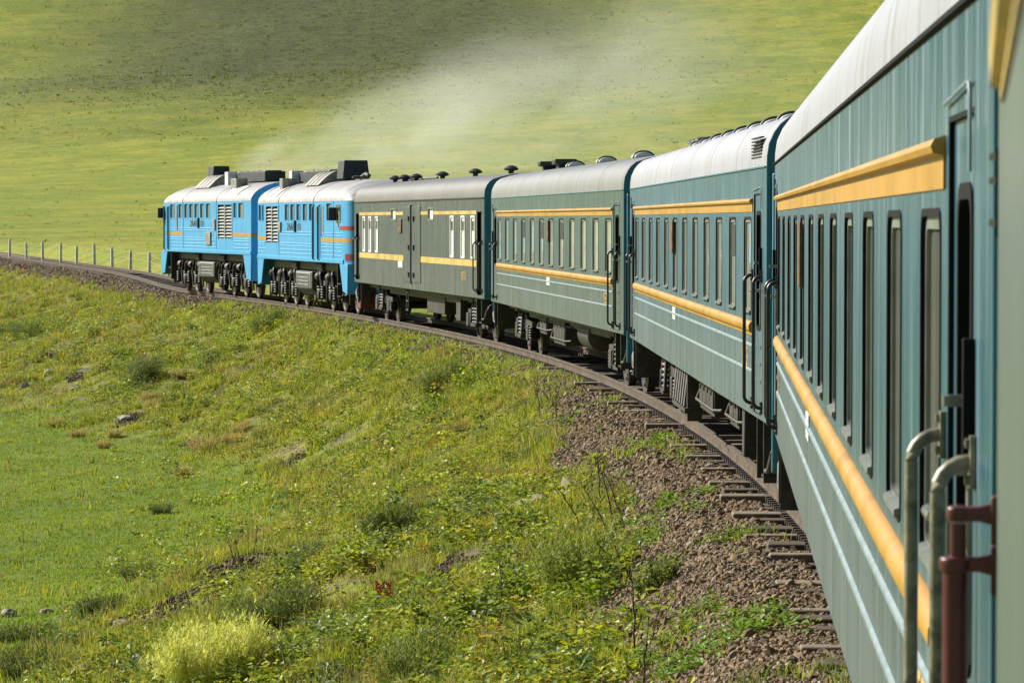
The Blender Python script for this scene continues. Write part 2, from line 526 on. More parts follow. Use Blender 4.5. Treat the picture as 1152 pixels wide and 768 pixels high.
def toe_of(d, y):
    """Lateral distance as a share of the way from the gravel to the foot of the bank."""
    toe = np.interp(y, [20, 40, 55, 62, 77, 92, 108, 130, 250], [11, 11, 10, 8.6, 6.7, 7.6, 11.5, 13, 13])
    return (np.asarray(d) - 2.9) / (toe - 2.9)
def gravel_edge(x, y):
    return np.interp(y, [20, 45, 60, 72, 110, 135, 160], [2.8, 2.65, 2.4, 1.8, 1.7, 2.15, 2.3]) + (fbm(x, y, 1.6, 31) - .5) * 1.1

def ground_at(px, py):
    """Where the sight line of a photo pixel meets the ground (used only to read positions off the photograph)."""
    t = np.arange(15, 260, 0.1)
    X = (px - 576) / F_PX * t
    Z = CAM_Z - (py - HORIZON) / F_PX * t
    g, _ = terrain(X, t)
    i = int(np.argmax(g >= Z))
    return float(X[i]), float(t[i]), float(g[i])

def np_mesh(name, v, tris, mat, col=None, flat=True, attrs=None, quads=None):
    me = bpy.data.meshes.new(name)
    v = np.asarray(v, np.float32)
    fs = np.asarray(quads if quads is not None else tris, np.int32)
    k = fs.shape[1]
    me.vertices.add(len(v))
    me.vertices.foreach_set('co', v.ravel())
    me.loops.add(fs.size)
    me.loops.foreach_set('vertex_index', fs.ravel())
    me.polygons.add(len(fs))
    me.polygons.foreach_set('loop_start', np.arange(0, fs.size, k, dtype=np.int32))
    me.polygons.foreach_set('loop_total', np.full(len(fs), k, np.int32))
    me.update(calc_edges=True)
    if col is not None:
        at = me.color_attributes.new('tint', 'FLOAT_COLOR', 'POINT')
        c4 = np.ones((len(v), 4), np.float32)
        c4[:, :3] = col
        at.data.foreach_set('color', c4.ravel())
    for an, av in (attrs or {}).items():
        at = me.attributes.new(an, 'FLOAT', 'POINT')
        at.data.foreach_set('value', np.asarray(av, np.float32))
    me.polygons.foreach_set('use_smooth', np.full(len(fs), not flat, bool))
    me.materials.append(mat)
    o = bpy.data.objects.new(name, me)
    COL.objects.link(o)
    return o

# ------------------------------------------------------------------ ground sheet
def ground_material():
    m, nt, p = new_mat('ground_material')
    def attr(n):
        a = nt.node('ShaderNodeAttribute')
        a.attribute_name = n
        return a.outputs['Fac']
    geo = nt.node('ShaderNodeNewGeometry')
    pos = geo.outputs['Position']
    n1 = nt.noise(pos, 0.55, 6, 0.65)
    n2 = nt.noise(pos, 3.2, 6, 0.7)
    n3 = nt.noise(pos, 14.0, 4, 0.7)
    nf = nt.noise(pos, 0.045, 7, 0.62)
    nv = nt.noise(pos, 0.2, 6, 0.7)
    # turf of the bank and meadow
    turf = nt.mix(nt.ramp(n1, 0.35, 0.65), (0.16, 0.205, 0.022), (0.27, 0.265, 0.042))
    turf = nt.mix(nt.ramp(n2, 0.45, 0.7, 0, 0.7), turf, (0.075, 0.10, 0.018))
    dirt = nt.mix(nt.ramp(n2, 0.3, 0.7), (0.11, 0.085, 0.055), (0.21, 0.17, 0.12))
    bare = nt.math('MULTIPLY', nt.ramp(nt.noise(pos, 0.8, 5, 0.7), 0.50, 0.62), attr('bank'))
    near = nt.mix(bare, turf, dirt)
    lawn = nt.mix(nt.ramp(nv, 0.35, 0.65), (0.115, 0.175, 0.022), (0.165, 0.215, 0.03))
    lawn = nt.mix(nt.ramp(n2, 0.5, 0.75, 0, 0.55), lawn, (0.06, 0.12, 0.016))
    near = nt.mix(attr('meadow'), near, lawn)
    # hill pasture
    past = nt.mix(nt.ramp(nf, 0.38, 0.62), (0.190, 0.245, 0.024), (0.300, 0.310, 0.038))
    past = nt.mix(nt.ramp(nv, 0.48, 0.66, 0, 0.6), past, (0.12, 0.165, 0.024))
    past = nt.mix(nt.ramp(n2, 0.5, 0.72, 0, 0.5), past, (0.11, 0.14, 0.024))
    past = nt.mix(nt.ramp(n1, 0.52, 0.66, 0, 0.65), past, (0.085, 0.12, 0.022))
    hill_shade = nt.mix(nt.ramp(nv, 0.35, 0.65), (0.056, 0.074, 0.024), (0.098, 0.112, 0.036))  # the upper slope's shade, put into dark ground colours
    mp = nt.node('ShaderNodeMapping')
    mp.inputs['Scale'].default_value = (.10, .42, .42)
    nt.set(mp.inputs['Vector'], pos)
    ter = nt.noise(mp.outputs[0], 1.0, 6, 0.7, .4)          # trodden terraces along the contours
    hill_shade = nt.mix(nt.ramp(n1, 0.50, 0.64, 0, 0.8), hill_shade, (0.022, 0.030, 0.014))
    hill_shade = nt.mix(nt.ramp(ter, 0.50, 0.62, 0, 0.75), hill_shade, (0.026, 0.034, 0.016))
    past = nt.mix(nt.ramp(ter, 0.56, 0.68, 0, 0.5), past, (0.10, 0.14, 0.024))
    past = nt.mix(attr('hill_shade'), past, hill_shade)
    c = nt.mix(attr('hill'), near, past)
    grav = nt.mix(nt.ramp(n3, 0.35, 0.65), (0.085, 0.062, 0.042), (0.22, 0.165, 0.115))
    c = nt.mix(attr('ballast'), c, grav)
    nt.set(p.inputs['Base Color'], c)
    p.inputs['Roughness'].default_value = 0.9
    p.inputs['Specular IOR Level'].default_value = 0.15
    bh = nt.math('ADD', nt.math('MULTIPLY', n2, 0.5), nt.math('MULTIPLY', n3, 0.2))
    bh2 = nt.math('ADD', bh, nt.math('MULTIPLY', nt.math('MULTIPLY', n1, attr('hill')), 2.0))
    nt.set(p.inputs['Normal'], nt.bump(bh2, 0.9, 0.25))
    return m

ang = np.concatenate([np.linspace(-180, -30, 40, endpoint=False), np.linspace(-30, -11, 60, endpoint=False),
                      np.linspace(-11, 11, 300), np.linspace(11, 30, 60)[1:], np.linspace(30, 180, 40)[1:]])
rad = np.concatenate([np.geomspace(1.0, 15, 30, endpoint=False), np.geomspace(15, 180, 270, endpoint=False),
                      np.geomspace(180, 1500, 180, endpoint=False), np.geomspace(1500, 9000, 24)])
AA, RR = np.meshgrid(np.radians(ang), rad)
gx, gy = (RR * np.sin(AA)).ravel(), (RR * np.cos(AA)).ravel()
gz, gd = terrain(gx, gy)
na, nr = len(ang), len(rad)
ii = np.arange(nr - 1)[:, None] * na + np.arange(na - 1)[None]
quads = np.stack([ii, ii + 1, ii + 1 + na, ii + na], -1).reshape(-1, 4)
edge = gravel_edge(gx, gy)
gq = toe_of(gd, gy)
ball = np.where(gd > 0, 1 - sstep(gd - edge, -.25, .35), 1 - sstep(-gd, 2.8, 3.6))
gqn = gq + (fbm(gx, gy, 6, 33) - .5) * .5
bank = (1 - sstep(gqn, .8, 1.05)) * (gd > 0)
mead = sstep(gqn, .75, 1.2)
hillm = sstep(-gd, 3.2, 6.0)
e_ = -gd
azi = np.degrees(np.arctan2(gx, gy))
rr_ = np.hypot(gx, gy)
elev = np.degrees(np.arctan2(gz - CAM_Z, rr_))
# shade of the upper slope painted as dark scrubby colour, a belt bounded in metres
def shade_belt(x, y, e):
    """How much painted shade darkens the upper hill: a belt across the slope that thins out to both sides."""
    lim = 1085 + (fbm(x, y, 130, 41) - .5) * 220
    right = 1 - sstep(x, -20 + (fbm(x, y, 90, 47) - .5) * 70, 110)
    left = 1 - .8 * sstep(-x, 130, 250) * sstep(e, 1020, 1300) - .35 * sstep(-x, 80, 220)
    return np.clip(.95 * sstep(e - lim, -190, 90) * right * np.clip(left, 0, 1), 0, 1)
shade_mask = shade_belt(gx, gy, np.where(e_ > 50, gy, 0))
ground = np_mesh('ground', np.stack([gx, gy, gz], 1), None, ground_material(), flat=False, quads=quads,
                 attrs={'ballast': ball, 'bank': bank, 'meadow': mead, 'hill': hillm, 'hill_shade': np.clip(shade_mask, 0, 1)})
tag(ground, 'grassy railway bank and meadow rising to a wide green hill behind the train', 'ground', kind='structure')

# ------------------------------------------------------------------ rails and sleepers
RAIL_PROF = [(-.036, 0), (.036, 0), (.036, -.035), (.012, -.05), (.010, -.14), (.065, -.165), (.065, -.178), (-.065, -.178), (-.065, -.165), (-.010, -.14), (-.012, -.05), (-.036, -.035)]
def rail(sign, label):
    s = np.concatenate([np.arange(S_OF_Y(-40), S_OF_Y(330), 1.0), np.arange(S_OF_Y(330), ts[-1] - 2, 4.0)])
    X, Y, Z, H = track_at(s)
    rings = []
    for x, y, z, h in zip(X, Y, Z, H):
        nx, ny = -math.cos(h), math.sin(h)
        rings.append([(x + nx * (sign * .797 + a), y + ny * (sign * .797 + a), z + b) for a, b in RAIL_PROF])
    o = MB().loft(rings).build('rail', M['rail'], angle=30)
    tag(o, label, 'rail')
    hd_ = [[(x - math.cos(h) * (sign * .797 + a), y + math.sin(h) * (sign * .797 + a), z + b) for a, b in ((-.03, .0005), (.03, .0005), (.03, .003), (-.03, .003))] for x, y, z, h in zip(X, Y, Z, H)]
    MB().loft(hd_).build('rail_head', M['rail_head'], o)
    m = MB()                                            # dark clips gripping the rail foot
    for s in np.arange(S_OF_Y(12), S_OF_Y(240), 0.275):
        x, y, z, h = (float(q) for q in track_at(s))
        nx, ny, fx, fy = -math.cos(h), math.sin(h), math.sin(h), math.cos(h)
        for side in (-1, 1):
            c = sign * .797 + side * .085
            i = len(m.v)
            for zz in (-.205, -.135):
                for a, b in ((-.035, -.04), (.035, -.04), (.035, .04), (-.035, .04)):
                    m.v.append((x + nx * (c + a) + fx * b, y + ny * (c + a) + fy * b, z + zz))
            for q in ((4, 5, 6, 7), (0, 1, 5, 4), (1, 2, 6, 5), (2, 3, 7, 6), (3, 0, 4, 7)):
                m.f.append(tuple(i + k for k in q))
    c = m.build('rail_clips', M['clip'], o)
    c['kind'] = 'stuff'
rail(1, 'steel rail on the side of the track nearest the grassy bank')
rail(-1, 'steel rail on the hill side of the track beyond the train wheels')

def sleeper_mat(name, cols, var):
    m, nt, p = new_mat(name)
    oi = nt.node('ShaderNodeObjectInfo')
    v = nt.coords('Object', (1, 8, 8))
    n = nt.ramp(nt.noise(v, 3.0, 6, 0.7), 0.35, 0.7)
    c = nt.mix(n, cols[0], cols[1])
    c = nt.mix(nt.math('MULTIPLY', oi.outputs['Random'], var), c, cols[2])
    nt.set(p.inputs['Base Color'], c)
    p.inputs['Roughness'].default_value = 0.85
    nt.set(p.inputs['Normal'], nt.bump(nt.noise(v, 6.0, 5, 0.7), 0.6, 0.02))
    return m
M['sl_pale'] = sleeper_mat('weathered_sleeper', ((0.10, 0.078, 0.055), (0.36, 0.30, 0.22), (0.17, 0.13, 0.09)), .6)
M['sl_dark'] = sleeper_mat('brown_sleeper', ((0.05, 0.035, 0.025), (0.13, 0.095, 0.065), (0.09, 0.07, 0.05)), .8)
sl_pale = MB().box(-1.38, 1.38, -.11, .11, -.36, -.140).build('railway_sleeper', M['sl_pale'], bevel=.018)
sl_dark = MB().box(-1.33, 1.33, -.12, .12, -.42, -.170).build('railway_sleeper', M['sl_dark'], bevel=.02)
used = {id(sl_pale): False, id(sl_dark): False}
far_bits = []
for i, s in enumerate(np.arange(S_OF_Y(14), S_OF_Y(235), 0.56)):
    x, y, z, h = (float(q) for q in track_at(s))
    pale = i % 4 == 0
    if i < 296:
        src = sl_pale if pale else sl_dark
        o = src if not used[id(src)] else src.copy()
        if used[id(src)]:
            COL.objects.link(o)
        used[id(src)] = True
        k_ = random.uniform(-.07, .07)
        o.location = (x + k_ * math.cos(h), y - k_ * math.sin(h), z + random.uniform(-.055, .012))
        o.rotation_euler = (random.uniform(-.05, .05), random.uniform(-.008, .008), -h + random.uniform(-.03, .03))
        tag(o, 'pale weathered sleeper whose worn end stands out of the gravel' if pale else 'dark brown sleeper lying low in the gravel under the rails',
            'sleeper', 'pale sleepers under the track' if pale else 'dark sleepers under the track')
    else:
        far_bits.append((x, y, z, h))
m = MB()
for x, y, z, h in far_bits:
    i = len(m.v)
    for zz in (-.3, -.12):
        for a, b in ((-1.35, -.11), (1.35, -.11), (1.35, .11), (-1.35, .11)):
            m.v.append((x + math.cos(h) * a + math.sin(h) * b, y - math.sin(h) * a + math.cos(h) * b, z + zz))
    for q in ((4, 5, 6, 7), (0, 1, 5, 4), (1, 2, 6, 5), (2, 3, 7, 6), (3, 0, 4, 7)):
        m.f.append(tuple(i + k for k in q))
tag(m.build('far_sleepers', M['sl_pale']), 'row of small far sleepers where the track leaves beyond the leading locomotive', 'sleepers', kind='stuff')

# ------------------------------------------------------------------ coach parts
def bogie_master():
    """Four wheel coach bogie about its own centre: frame, wheels, axle boxes and coil springs."""
    m = MB()
    for s in (-1, 1):
        y0, y1 = sorted((s * .98, s * 1.10))
        m.prism_y([(-1.75, .62), (-1.75, .74), (-.75, .80), (-.45, .95), (.45, .95), (.75, .80), (1.75, .74), (1.75, .62), (.75, .60), (.45, .52), (-.45, .52), (-.75, .60)], y0, y1)
        y0, y1 = sorted((s * .90, s * 1.28))
        m.box(-.30, .30, y0, y1, .95, 1.06)
        m.box(-.34, .34, *sorted((s * .95, s * 1.22)), .34, .42)
        for q in (-1, 1):
            m.tube([(q * .34, s * 1.16, .95), (q * .44, s * 1.2, .40)], .03, 6)
    m.box(-.28, .28, -1.0, 1.0, .66, .92)
    m.box(-1.75, -1.62, -.98, .98, .62, .72).box(1.62, 1.75, -.98, .98, .62, .72)
    for q in (-1, 1):
        m.lathe([(.085, -.75), (.085, .75)], (q * 1.2, 0, .475), 'y', 12)
        for s in (-1, 1):                                # brake hangers and blocks
            m.tube([(q * 1.72, s * .76, .68), (q * 1.70, s * .80, .35)], .035, 6)
            m.box(q * 1.70 - .05, q * 1.70 + .05, *sorted((s * .70, s * .84)), .32, .56)
    frame = m.build('bogie', M['dusty_steel'])
    subs = []
    wm = MB().lathe([(.10, .16), (.12, .05), (.40, .04), (.42, .065), (.475, .065), (.475, -.05), (.505, -.07), (.505, -.085), (.42, -.085), (.40, -.05), (.12, -.06), (.10, -.06)], (0, 0, 0), 'y', 28)
    wo = wm.build('wheel', M['wheel'])
    am = MB().box(-.17, .17, -.10, .12, -.16, .18).lathe([(.15, .12), (.15, .17), (.10, .19), (.0, .19)], (0, 0, 0), 'y', 14)
    am.box(-.42, -.16, -.06, .06, -.16, -.10).box(.16, .42, -.06, .06, -.16, -.10)
    ao = am.build('axle_box', M['dusty_steel'], bevel=.012)
    pts = [(.075 * math.cos(t), .075 * math.sin(t), t / (2 * math.pi) * .055) for t in np.linspace(0, 2 * math.pi * 5, 70)]
    co = MB().tube(pts, .02, 6).build('coil_spring', M['dusty_steel'])
    pts = [(.11 * math.cos(t), .11 * math.sin(t), t / (2 * math.pi) * .085) for t in np.linspace(0, 2 * math.pi * 6, 84)]
    bo = MB().tube(pts, .028, 6).build('bolster_spring', M['dusty_steel'])
    for q in (-1, 1):
        for s in (-1, 1):
            subs.append((wo, (q * 1.2, s * .76, .475), s))
            subs.append((ao, (q * 1.2, s * 1.06, .475), s))
            for w in (-1, 1):
                subs.append((co, (q * 1.2 + w * .29, s * 1.06, .365), 1))
    for s in (-1, 1):
        for w in (-1, 1):
            subs.append((bo, (w * .17, s * 1.08, .42), 1))
    return frame, subs
BOGIE = bogie_master()
_bog_used = [False]
_sub_used = set()
def add_bogie(parent, x):
    fr, subs = BOGIE
    b = fr if not _bog_used[0] else fr.copy()
    if _bog_used[0]:
        COL.objects.link(b)
    _bog_used[0] = True
    b.parent = parent
    b.location = (x, 0, 0)
    for o, loc, s in subs:
        c = o if id(o) not in _sub_used else o.copy()
        if id(o) in _sub_used:
            COL.objects.link(c)
        _sub_used.add(id(o))
        c.parent = b
        c.location = loc
        if s < 0:
            c.rotation_euler = (0, 0, math.pi)
    return b

ROOF_HALF = [(1.53, 3.56), (1.528, 3.66), (1.51, 3.78), (1.46, 3.89), (1.40, 3.97), (1.31, 4.04), (1.10, 4.105), (.8, 4.17), (.4, 4.22), (0, 4.235)]
ROOF_PROF = ROOF_HALF + [(-y, z) for y, z in ROOF_HALF[-2::-1]]

def wall_with_openings(m, L, y, z0, z1, holes):
    xs = sorted({0.0, L, *[h[0] for h in holes], *[h[1] for h in holes]})
    zs = sorted({z0, z1, *[h[2] for h in holes], *[h[3] for h in holes]})
    for a, b in zip(xs, xs[1:]):
        for c, d in zip(zs, zs[1:]):
            xm, zm = (a + b) / 2, (c + d) / 2
            if not any(h[0] < xm < h[1] and h[2] < zm < h[3] for h in holes):
                m.quad((a, y, c), (b, y, c), (b, y, d), (a, y, d))

WIN_Z0, WIN_Z1 = 2.10, 3.07
def window_meshes():
    w, h = .80, WIN_Z1 - WIN_Z0
    k = {}
    k['window'] = ring(w + .024, h + .024, .085, w - .02, h - .02, .075, -.034, .004)      # rubber lined reveal
    k['window_frame'] = ring(w - .02, h - .02, .075, w - .08, h - .09, .05, -.032, -.010)
    k['pane'] = MB().quad((-w / 2 + .04, -.024, -h / 2 + .04), (w / 2 - .04, -.024, -h / 2 + .04), (w / 2 - .04, -.024, h / 2 - .04), (-w / 2 + .04, -.024, h / 2 - .04))
    k['sill_strip'] = MB().prism([(-.03, -.44), (.018, -.455), (.018, -.475), (-.03, -.475)], -.33, .33)
    k['open_vent'] = MB().box(-w / 2 + .06, w / 2 - .06, -.0225, -.017, .08, h / 2 - .07)
    mats = {'window': 'rubber', 'window_frame': 'alu', 'pane': 'pane', 'sill_strip': 'alu', 'open_vent': 'dark_int'}
    return {n: mb.build(n, M[mats[n]]) for n, mb in k.items()}
WIN = window_meshes()
def _use(o, parent, loc=(0, 0, 0)):
    c = o.copy()
    COL.objects.link(c)
    c.parent = parent
    c.location = loc
    return c

def add_window(root, x, opened=False, near=None):
    w = _use(WIN['window'], root, (x, HALF, (WIN_Z0 + WIN_Z1) / 2))
    _use(WIN['window_frame'], w)
    p = _use(WIN['pane'], w)
    if near:
        p.data = near
    _use(WIN['sill_strip'], w)
    if opened:
        _use(WIN['open_vent'], w)
        w['label'] = 'window with its top half pulled open and dark'

DOOR_Z = (1.14, 3.31)
def add_door(root, x0, x1, paint, side):
    """Vestibule door set back in its opening, with a long window, a handle and a kick bar."""
    d = .014
    xm = (x0 + x1) / 2
    m = MB()
    wall_with_openings(m, x1 - x0, 0, DOOR_Z[0], DOOR_Z[1], [(xm - x0 - .22, xm - x0 + .22, 1.98, 3.12)])
    m.v = [(x + x0, HALF - d, z) for x, y, z in m.v]
    for z in (1.45, 1.62, 1.79):
        m.box(x0 + .12, x1 - .12, HALF - d, HALF - d + .010, z, z + .03)
    o = m.build('door', paint, root)
    jb = MB()
    for a, b in ((x0, x0 + .014), (x1 - .014, x1)):
        jb.box(a, b, HALF - d - .02, HALF - .001, DOOR_Z[0], DOOR_Z[1])
    jb.box(x0 + .014, x1 - .014, HALF - d - .02, HALF - .001, DOOR_Z[1] - .014, DOOR_Z[1])
    jb.build('door_jamb', M['rubber'], o)
    ring(.48, 1.18, .10, .40, 1.10, .07, -.045, .006).build('door_window', M['rubber'], o, loc=(xm, HALF - d, 2.55))
    MB().box(-.21, .21, -.044, -.040, -.56, .56).build('door_pane', M['pane_dark'], o, loc=(xm, HALF - d, 2.55))
    hx = x0 + .10 if side > 0 else x1 - .10
    mh = MB().box(hx - .03, hx + .03, HALF - d, HALF - d + .02, 2.02, 2.45)
    mh.tube([(hx, HALF - d + .02, 2.36), (hx, HALF - d + .10, 2.36), (hx + side * .16, HALF - d + .10, 2.36)], .016, 8)
    mh.build('door_handle', M['steel_bare'], o)
    ux = x0 + .10 if side > 0 else x1 - .10
    for z in (2.63, 2.47):
        MB().box(ux - .012, ux + .012, HALF - d + .001, HALF + .05, z - .014, z + .014).box(ux - .03, ux + .05, HALF + .0505, HALF + .062, z - .012, z + .012).build('door_stay', M['steel_bare'], o)
    ux = x0 - .04 if side > 0 else x1 + .04
    MB().box(ux - .012, ux + .012, HALF + .001, HALF + .028, 2.48, 2.78).build('door_hinge', M['rubber'], o, bevel=.003)
    return o

def add_handrail(root, x, mat, z0=1.22, z1=2.50, out=.085, r=.018):
    pts = [(x, HALF, z1)] + [(x, HALF + out - .07 + .07 * math.sin(a), z1 - .07 + .07 * math.cos(a)) for a in np.linspace(0, math.pi / 2, 6)]
    pts += [(x, HALF + out - .07 + .07 * math.cos(a), z0 + .07 - .07 * math.sin(a)) for a in np.linspace(0, math.pi / 2, 6)] + [(x, HALF, z0)]
    m = MB().tube(pts, r, 12)
    for z in (z0, z1):
        m.box(x - .035, x + .035, HALF + .002, HALF + .014, z - .06, z + .06)
        m.lathe([(.012, .014), (.012, .024), (0, .026)], (x, HALF, z + .042), 'y', 8)
        m.lathe([(.012, .014), (.012, .024), (0, .026)], (x, HALF, z - .042), 'y', 8)
    return m.build('handrail', mat, root)

def under_gear(root, L, kind):
    m = MB().box(.25, L - .25, -1.25, 1.25, .98, 1.13)
    for s in (-1, 1):
        y0, y1 = sorted((s * .98, s * 1.12))
        m.box(4.8, L - 4.8, y0, y1, .86, .98)
    m.build('underframe', M['black_steel'], root)
    for x in (3.4, L - 3.4):
        add_bogie(root, x)
    # steps under the vestibule doors
    for x in (.9, L - .9):
        st = MB()
        for dx in (-.34, .34):
            st.box(x + dx - .02, x + dx + .02, 1.05, 1.50, .48, 1.08)
        for z, y0 in ((.50, 1.16), (.78, 1.08)):
            st.box(x - .32, x + .32, y0, y0 + .30, z, z + .025)
        st.build('step', M['black_steel'], root)
    # couplers, buffers and hanging brake hoses
    for e, x in ((-1, 0.0), (1, L)):
        cp = MB().box(*sorted((x - e * .35, x + e * .30)), -.14, .14, .92, 1.18)
        cp.box(*sorted((x + e * .22, x + e * .50)), -.20, .20, .90, 1.22)
        cp.build('coupler', M['black_steel'], root, bevel=.03)
        for y in (-.72, .72):
            hp = [(x + e * .05, y, 1.02), (x + e * .22, y, .90), (x + e * .34, y * .9, .60), (x + e * .40, y * .7, .52), (x + e * .46, y * .5, .66)]
            MB().tube(hp, .028, 8).build('brake_hose', M['hose'], root)
        bar = [(x + e * .04, 1.30, 1.0), (x + e * .06, 1.42, .92), (x + e * .02, 1.47, .80), (x - e * .25, 1.48, .62), (x - e * .55, 1.47, .60)]
        MB().tube(bar, .03, 8).build('uncoupling_lever', M['tank'], root)

def gear_box(root, name, x0, x1, y0, y1, z0, z1, mat):
    m = MB().box(x0, x1, y0, y1, z0, z1)
    n = max(2, int((x1 - x0) / .5))
    for k in range(n):                                   # lids with ledges, latches and hanger straps
        a, b = x0 + (x1 - x0) * k / n + .03, x0 + (x1 - x0) * (k + 1) / n - .03
        m.box(a, b, y1 + .001, y1 + .018, z0 + .05, z1 - .05)
        m.box((a + b) / 2 - .05, (a + b) / 2 + .05, y1 + .019, y1 + .035, z1 - .16, z1 - .10)
    for q in (x0 + .1, x1 - .1):
        m.box(q - .03, q + .03, y1 + .002, y1 + .03, z1 - .02, 1.1)
    m.tube([(x0 - .6, y1 - .05, z0 + .12), (x0 - .2, y1 + .03, z0 + .10), (x1 + .3, y1 + .03, z0 + .10), (x1 + .8, y1 - .1, z0 + .3)], .022, 6)
    m.tube([(x0 - .9, y1 - .02, z1 - .1), (x1 + 1.1, y1 - .02, z1 - .1)], .018, 6)
    return m.build(name, M[mat], root, bevel=.006)

def gangway(root, x, e):
    m = MB()
    for k in range(5):
        y = .62 + .03 * (k % 2)
        zt = 3.42 + .03 * (k % 2)
        a, b = sorted((x + e * (.02 + .1 * k), x + e * (.02 + .1 * (k + 1) - .004)))
        m.box(a, b, -y, -y + .10, 1.22, zt).box(a, b, y - .10, y, 1.22, zt).box(a, b, -y + .10, y - .10, zt - .1, zt)
    m.build('gangway_bellows', M['rubber'], root)

def coach(key, label, paint, roof, rails, opened=(), yellow='yellow', moulded=True, board=True, own=False):
    (x, y), h, L = car_origin(key)
    root = thing('passenger_coach', label, 'railway coach', (x, y, 0), h, 'coaches of the train')
    wx = [1.98 + 1.785 * i for i in range(12)]
    holes = [(c - .40, c + .40, WIN_Z0, WIN_Z1) for c in wx] + [(.50, 1.32, *DOOR_Z), (L - 1.32, L - .50, *DOOR_Z)]
    m = MB()
    wall_with_openings(m, L, HALF, 1.10, 3.56, holes)
    for xx in (0, L):
        m.quad((xx, -HALF, 1.10), (xx, HALF, 1.10), (xx, HALF, 3.56), (xx, -HALF, 3.56))
    m.quad((0, -HALF, 1.10), (L, -HALF, 1.10), (L, -HALF, 3.56), (0, -HALF, 3.56))
    m.quad((0, -HALF, 1.10), (L, -HALF, 1.10), (L, HALF, 1.10), (0, HALF, 1.10))
    m.build('body', M[paint], root)
    # end faces, proud of the body shell, and their vertical end posts
    for xx, e in ((0, -1), (L, 1)):
        pr = [(-HALF, 1.08), (HALF, 1.08)] + [(yy * .999, zz - .012) for yy, zz in ROOF_PROF]
        a, b = sorted((xx, xx + e * .012))
        MB().prism(pr, a + (.002 if e > 0 else 0), b - (0 if e > 0 else .002)).build('end_wall', M['end_paint'], root)
        gangway(root, xx + e * .014, e)
        for s in (-1, 1):
            a, b = sorted((xx + e * .014, xx + e * .09))
            MB().box(a, b, *sorted((s * (HALF - .16), s * (HALF - .05))), .62, 3.5).build('end_post', M['end_paint'], root, bevel=.02)
    rm = MB()
    nr_ = 24
    for i in range(nr_):
        a, b = L * i / nr_, L * (i + 1) / nr_
        rm.loft([[(q, yy, zz) for yy, zz in ROOF_PROF] for q in (a, b)], close=False, cap=False)
    for xx in (0, L):
        i = len(rm.v)
        rm.v += [(xx, yy, zz) for yy, zz in ROOF_PROF]
        rm.f.append(tuple(range(i, i + len(ROOF_PROF))))
    sm = rm                                                                                # standing seams across the roof
    for i in range(1, 7) if key != 'A' else ():
        q = L * i / 7
        sm.loft([[(q - .012, yy, zz + .001) for yy, zz in ROOF_PROF], [(q - .010, yy * 1.001, zz + .003) for yy, zz in ROOF_PROF],
                 [(q + .010, yy * 1.001, zz + .003) for yy, zz in ROOF_PROF], [(q + .012, yy, zz + .001) for yy, zz in ROOF_PROF]], close=False, cap=False)
    ro = rm.build('roof', M[roof], root)
    g = MB().prism([(HALF + .002, 3.565), (HALF + .016, 3.570), (HALF + .016, 3.556), (HALF + .002, 3.55)], .02, L - .02)
    g.build('gutter', M['rubber'] if key == 'A' else M['end_paint'], root)
    if key == 'B':                                                                         # slotted air intake on the roof shoulder
        vm = MB()
        for k in range(7):
            z = 3.66 + .032 * k
            vm.box(.55, 1.55, HALF - .03, HALF + .006, z, z + .012)
        vm.build('roof_louvre', M['dark_int'], ro)
    # yellow bands
    x0, x1 = 1.42, L - 1.42
    up = MB().box(x0, x1, HALF + .001, HALF + .007, 3.13, 3.215)
    up.prism([(HALF + .007, 3.215), (HALF + .034, 3.222), (HALF + .040, 3.240), (HALF + .030, 3.258), (HALF + .001, 3.268), (HALF + .001, 3.215)], x0, x1)
    up.build('upper_band', M[yellow], root)
    lo = MB().prism([(HALF + .001, 1.895), (HALF + .010, 1.895), (HALF + .012, 1.922), (HALF + .028, 1.930), (HALF + .041, 1.955), (HALF + .041, 1.995), (HALF + .028, 2.022), (HALF + .012, 2.034), (HALF + .001, 2.036)], x0, x1)
    lo.build('waist_moulding', M[yellow], root)
    for z in (1.79, 1.535):
        MB().prism([(HALF + .001, z - .020), (HALF + .013, z - .010), (HALF + .013, z + .008), (HALF + .001, z + .020)], x0, x1).build('body_ridge', M['rib'], root)
    near = None
    if key == 'A':
        near = WIN['pane'].data.copy()
        near.materials.clear()
        near.materials.append(M['pane_a'])
    for i, c in enumerate(wx):
        add_window(root, c, i in opened, near)
    for side, (a, b) in ((1, (.50, 1.32)), (-1, (L - 1.32, L - .50))):
        add_door(root, a, b, M[paint], side)
        rm_ = M[rails]
        rm_ = rm_ if side > 0 else M['handrail_dark']
        add_handrail(root, a - .07 if side > 0 else b + .07, rm_)
        add_handrail(root, b + .09 if side > 0 else a - .09, rm_)
        # rain strip bent over the door
        pts = [(a - .02, HALF + .012, 3.16)] + [(a - .02 + .05 * (1 - math.cos(t)), HALF + .012, 3.32 + .05 * math.sin(t)) for t in np.linspace(0, math.pi / 2, 5)]
        pts += [(b + .02, HALF + .012, 3.37 - .03)]
        MB().tube(pts, .005, 6).build('rain_strip', M['rib'], root)
    MB().box(L - .42, L - .36, HALF + .001, HALF + .012, 3.24, 3.42).build('lamp_slot', M['dark_int'], root)
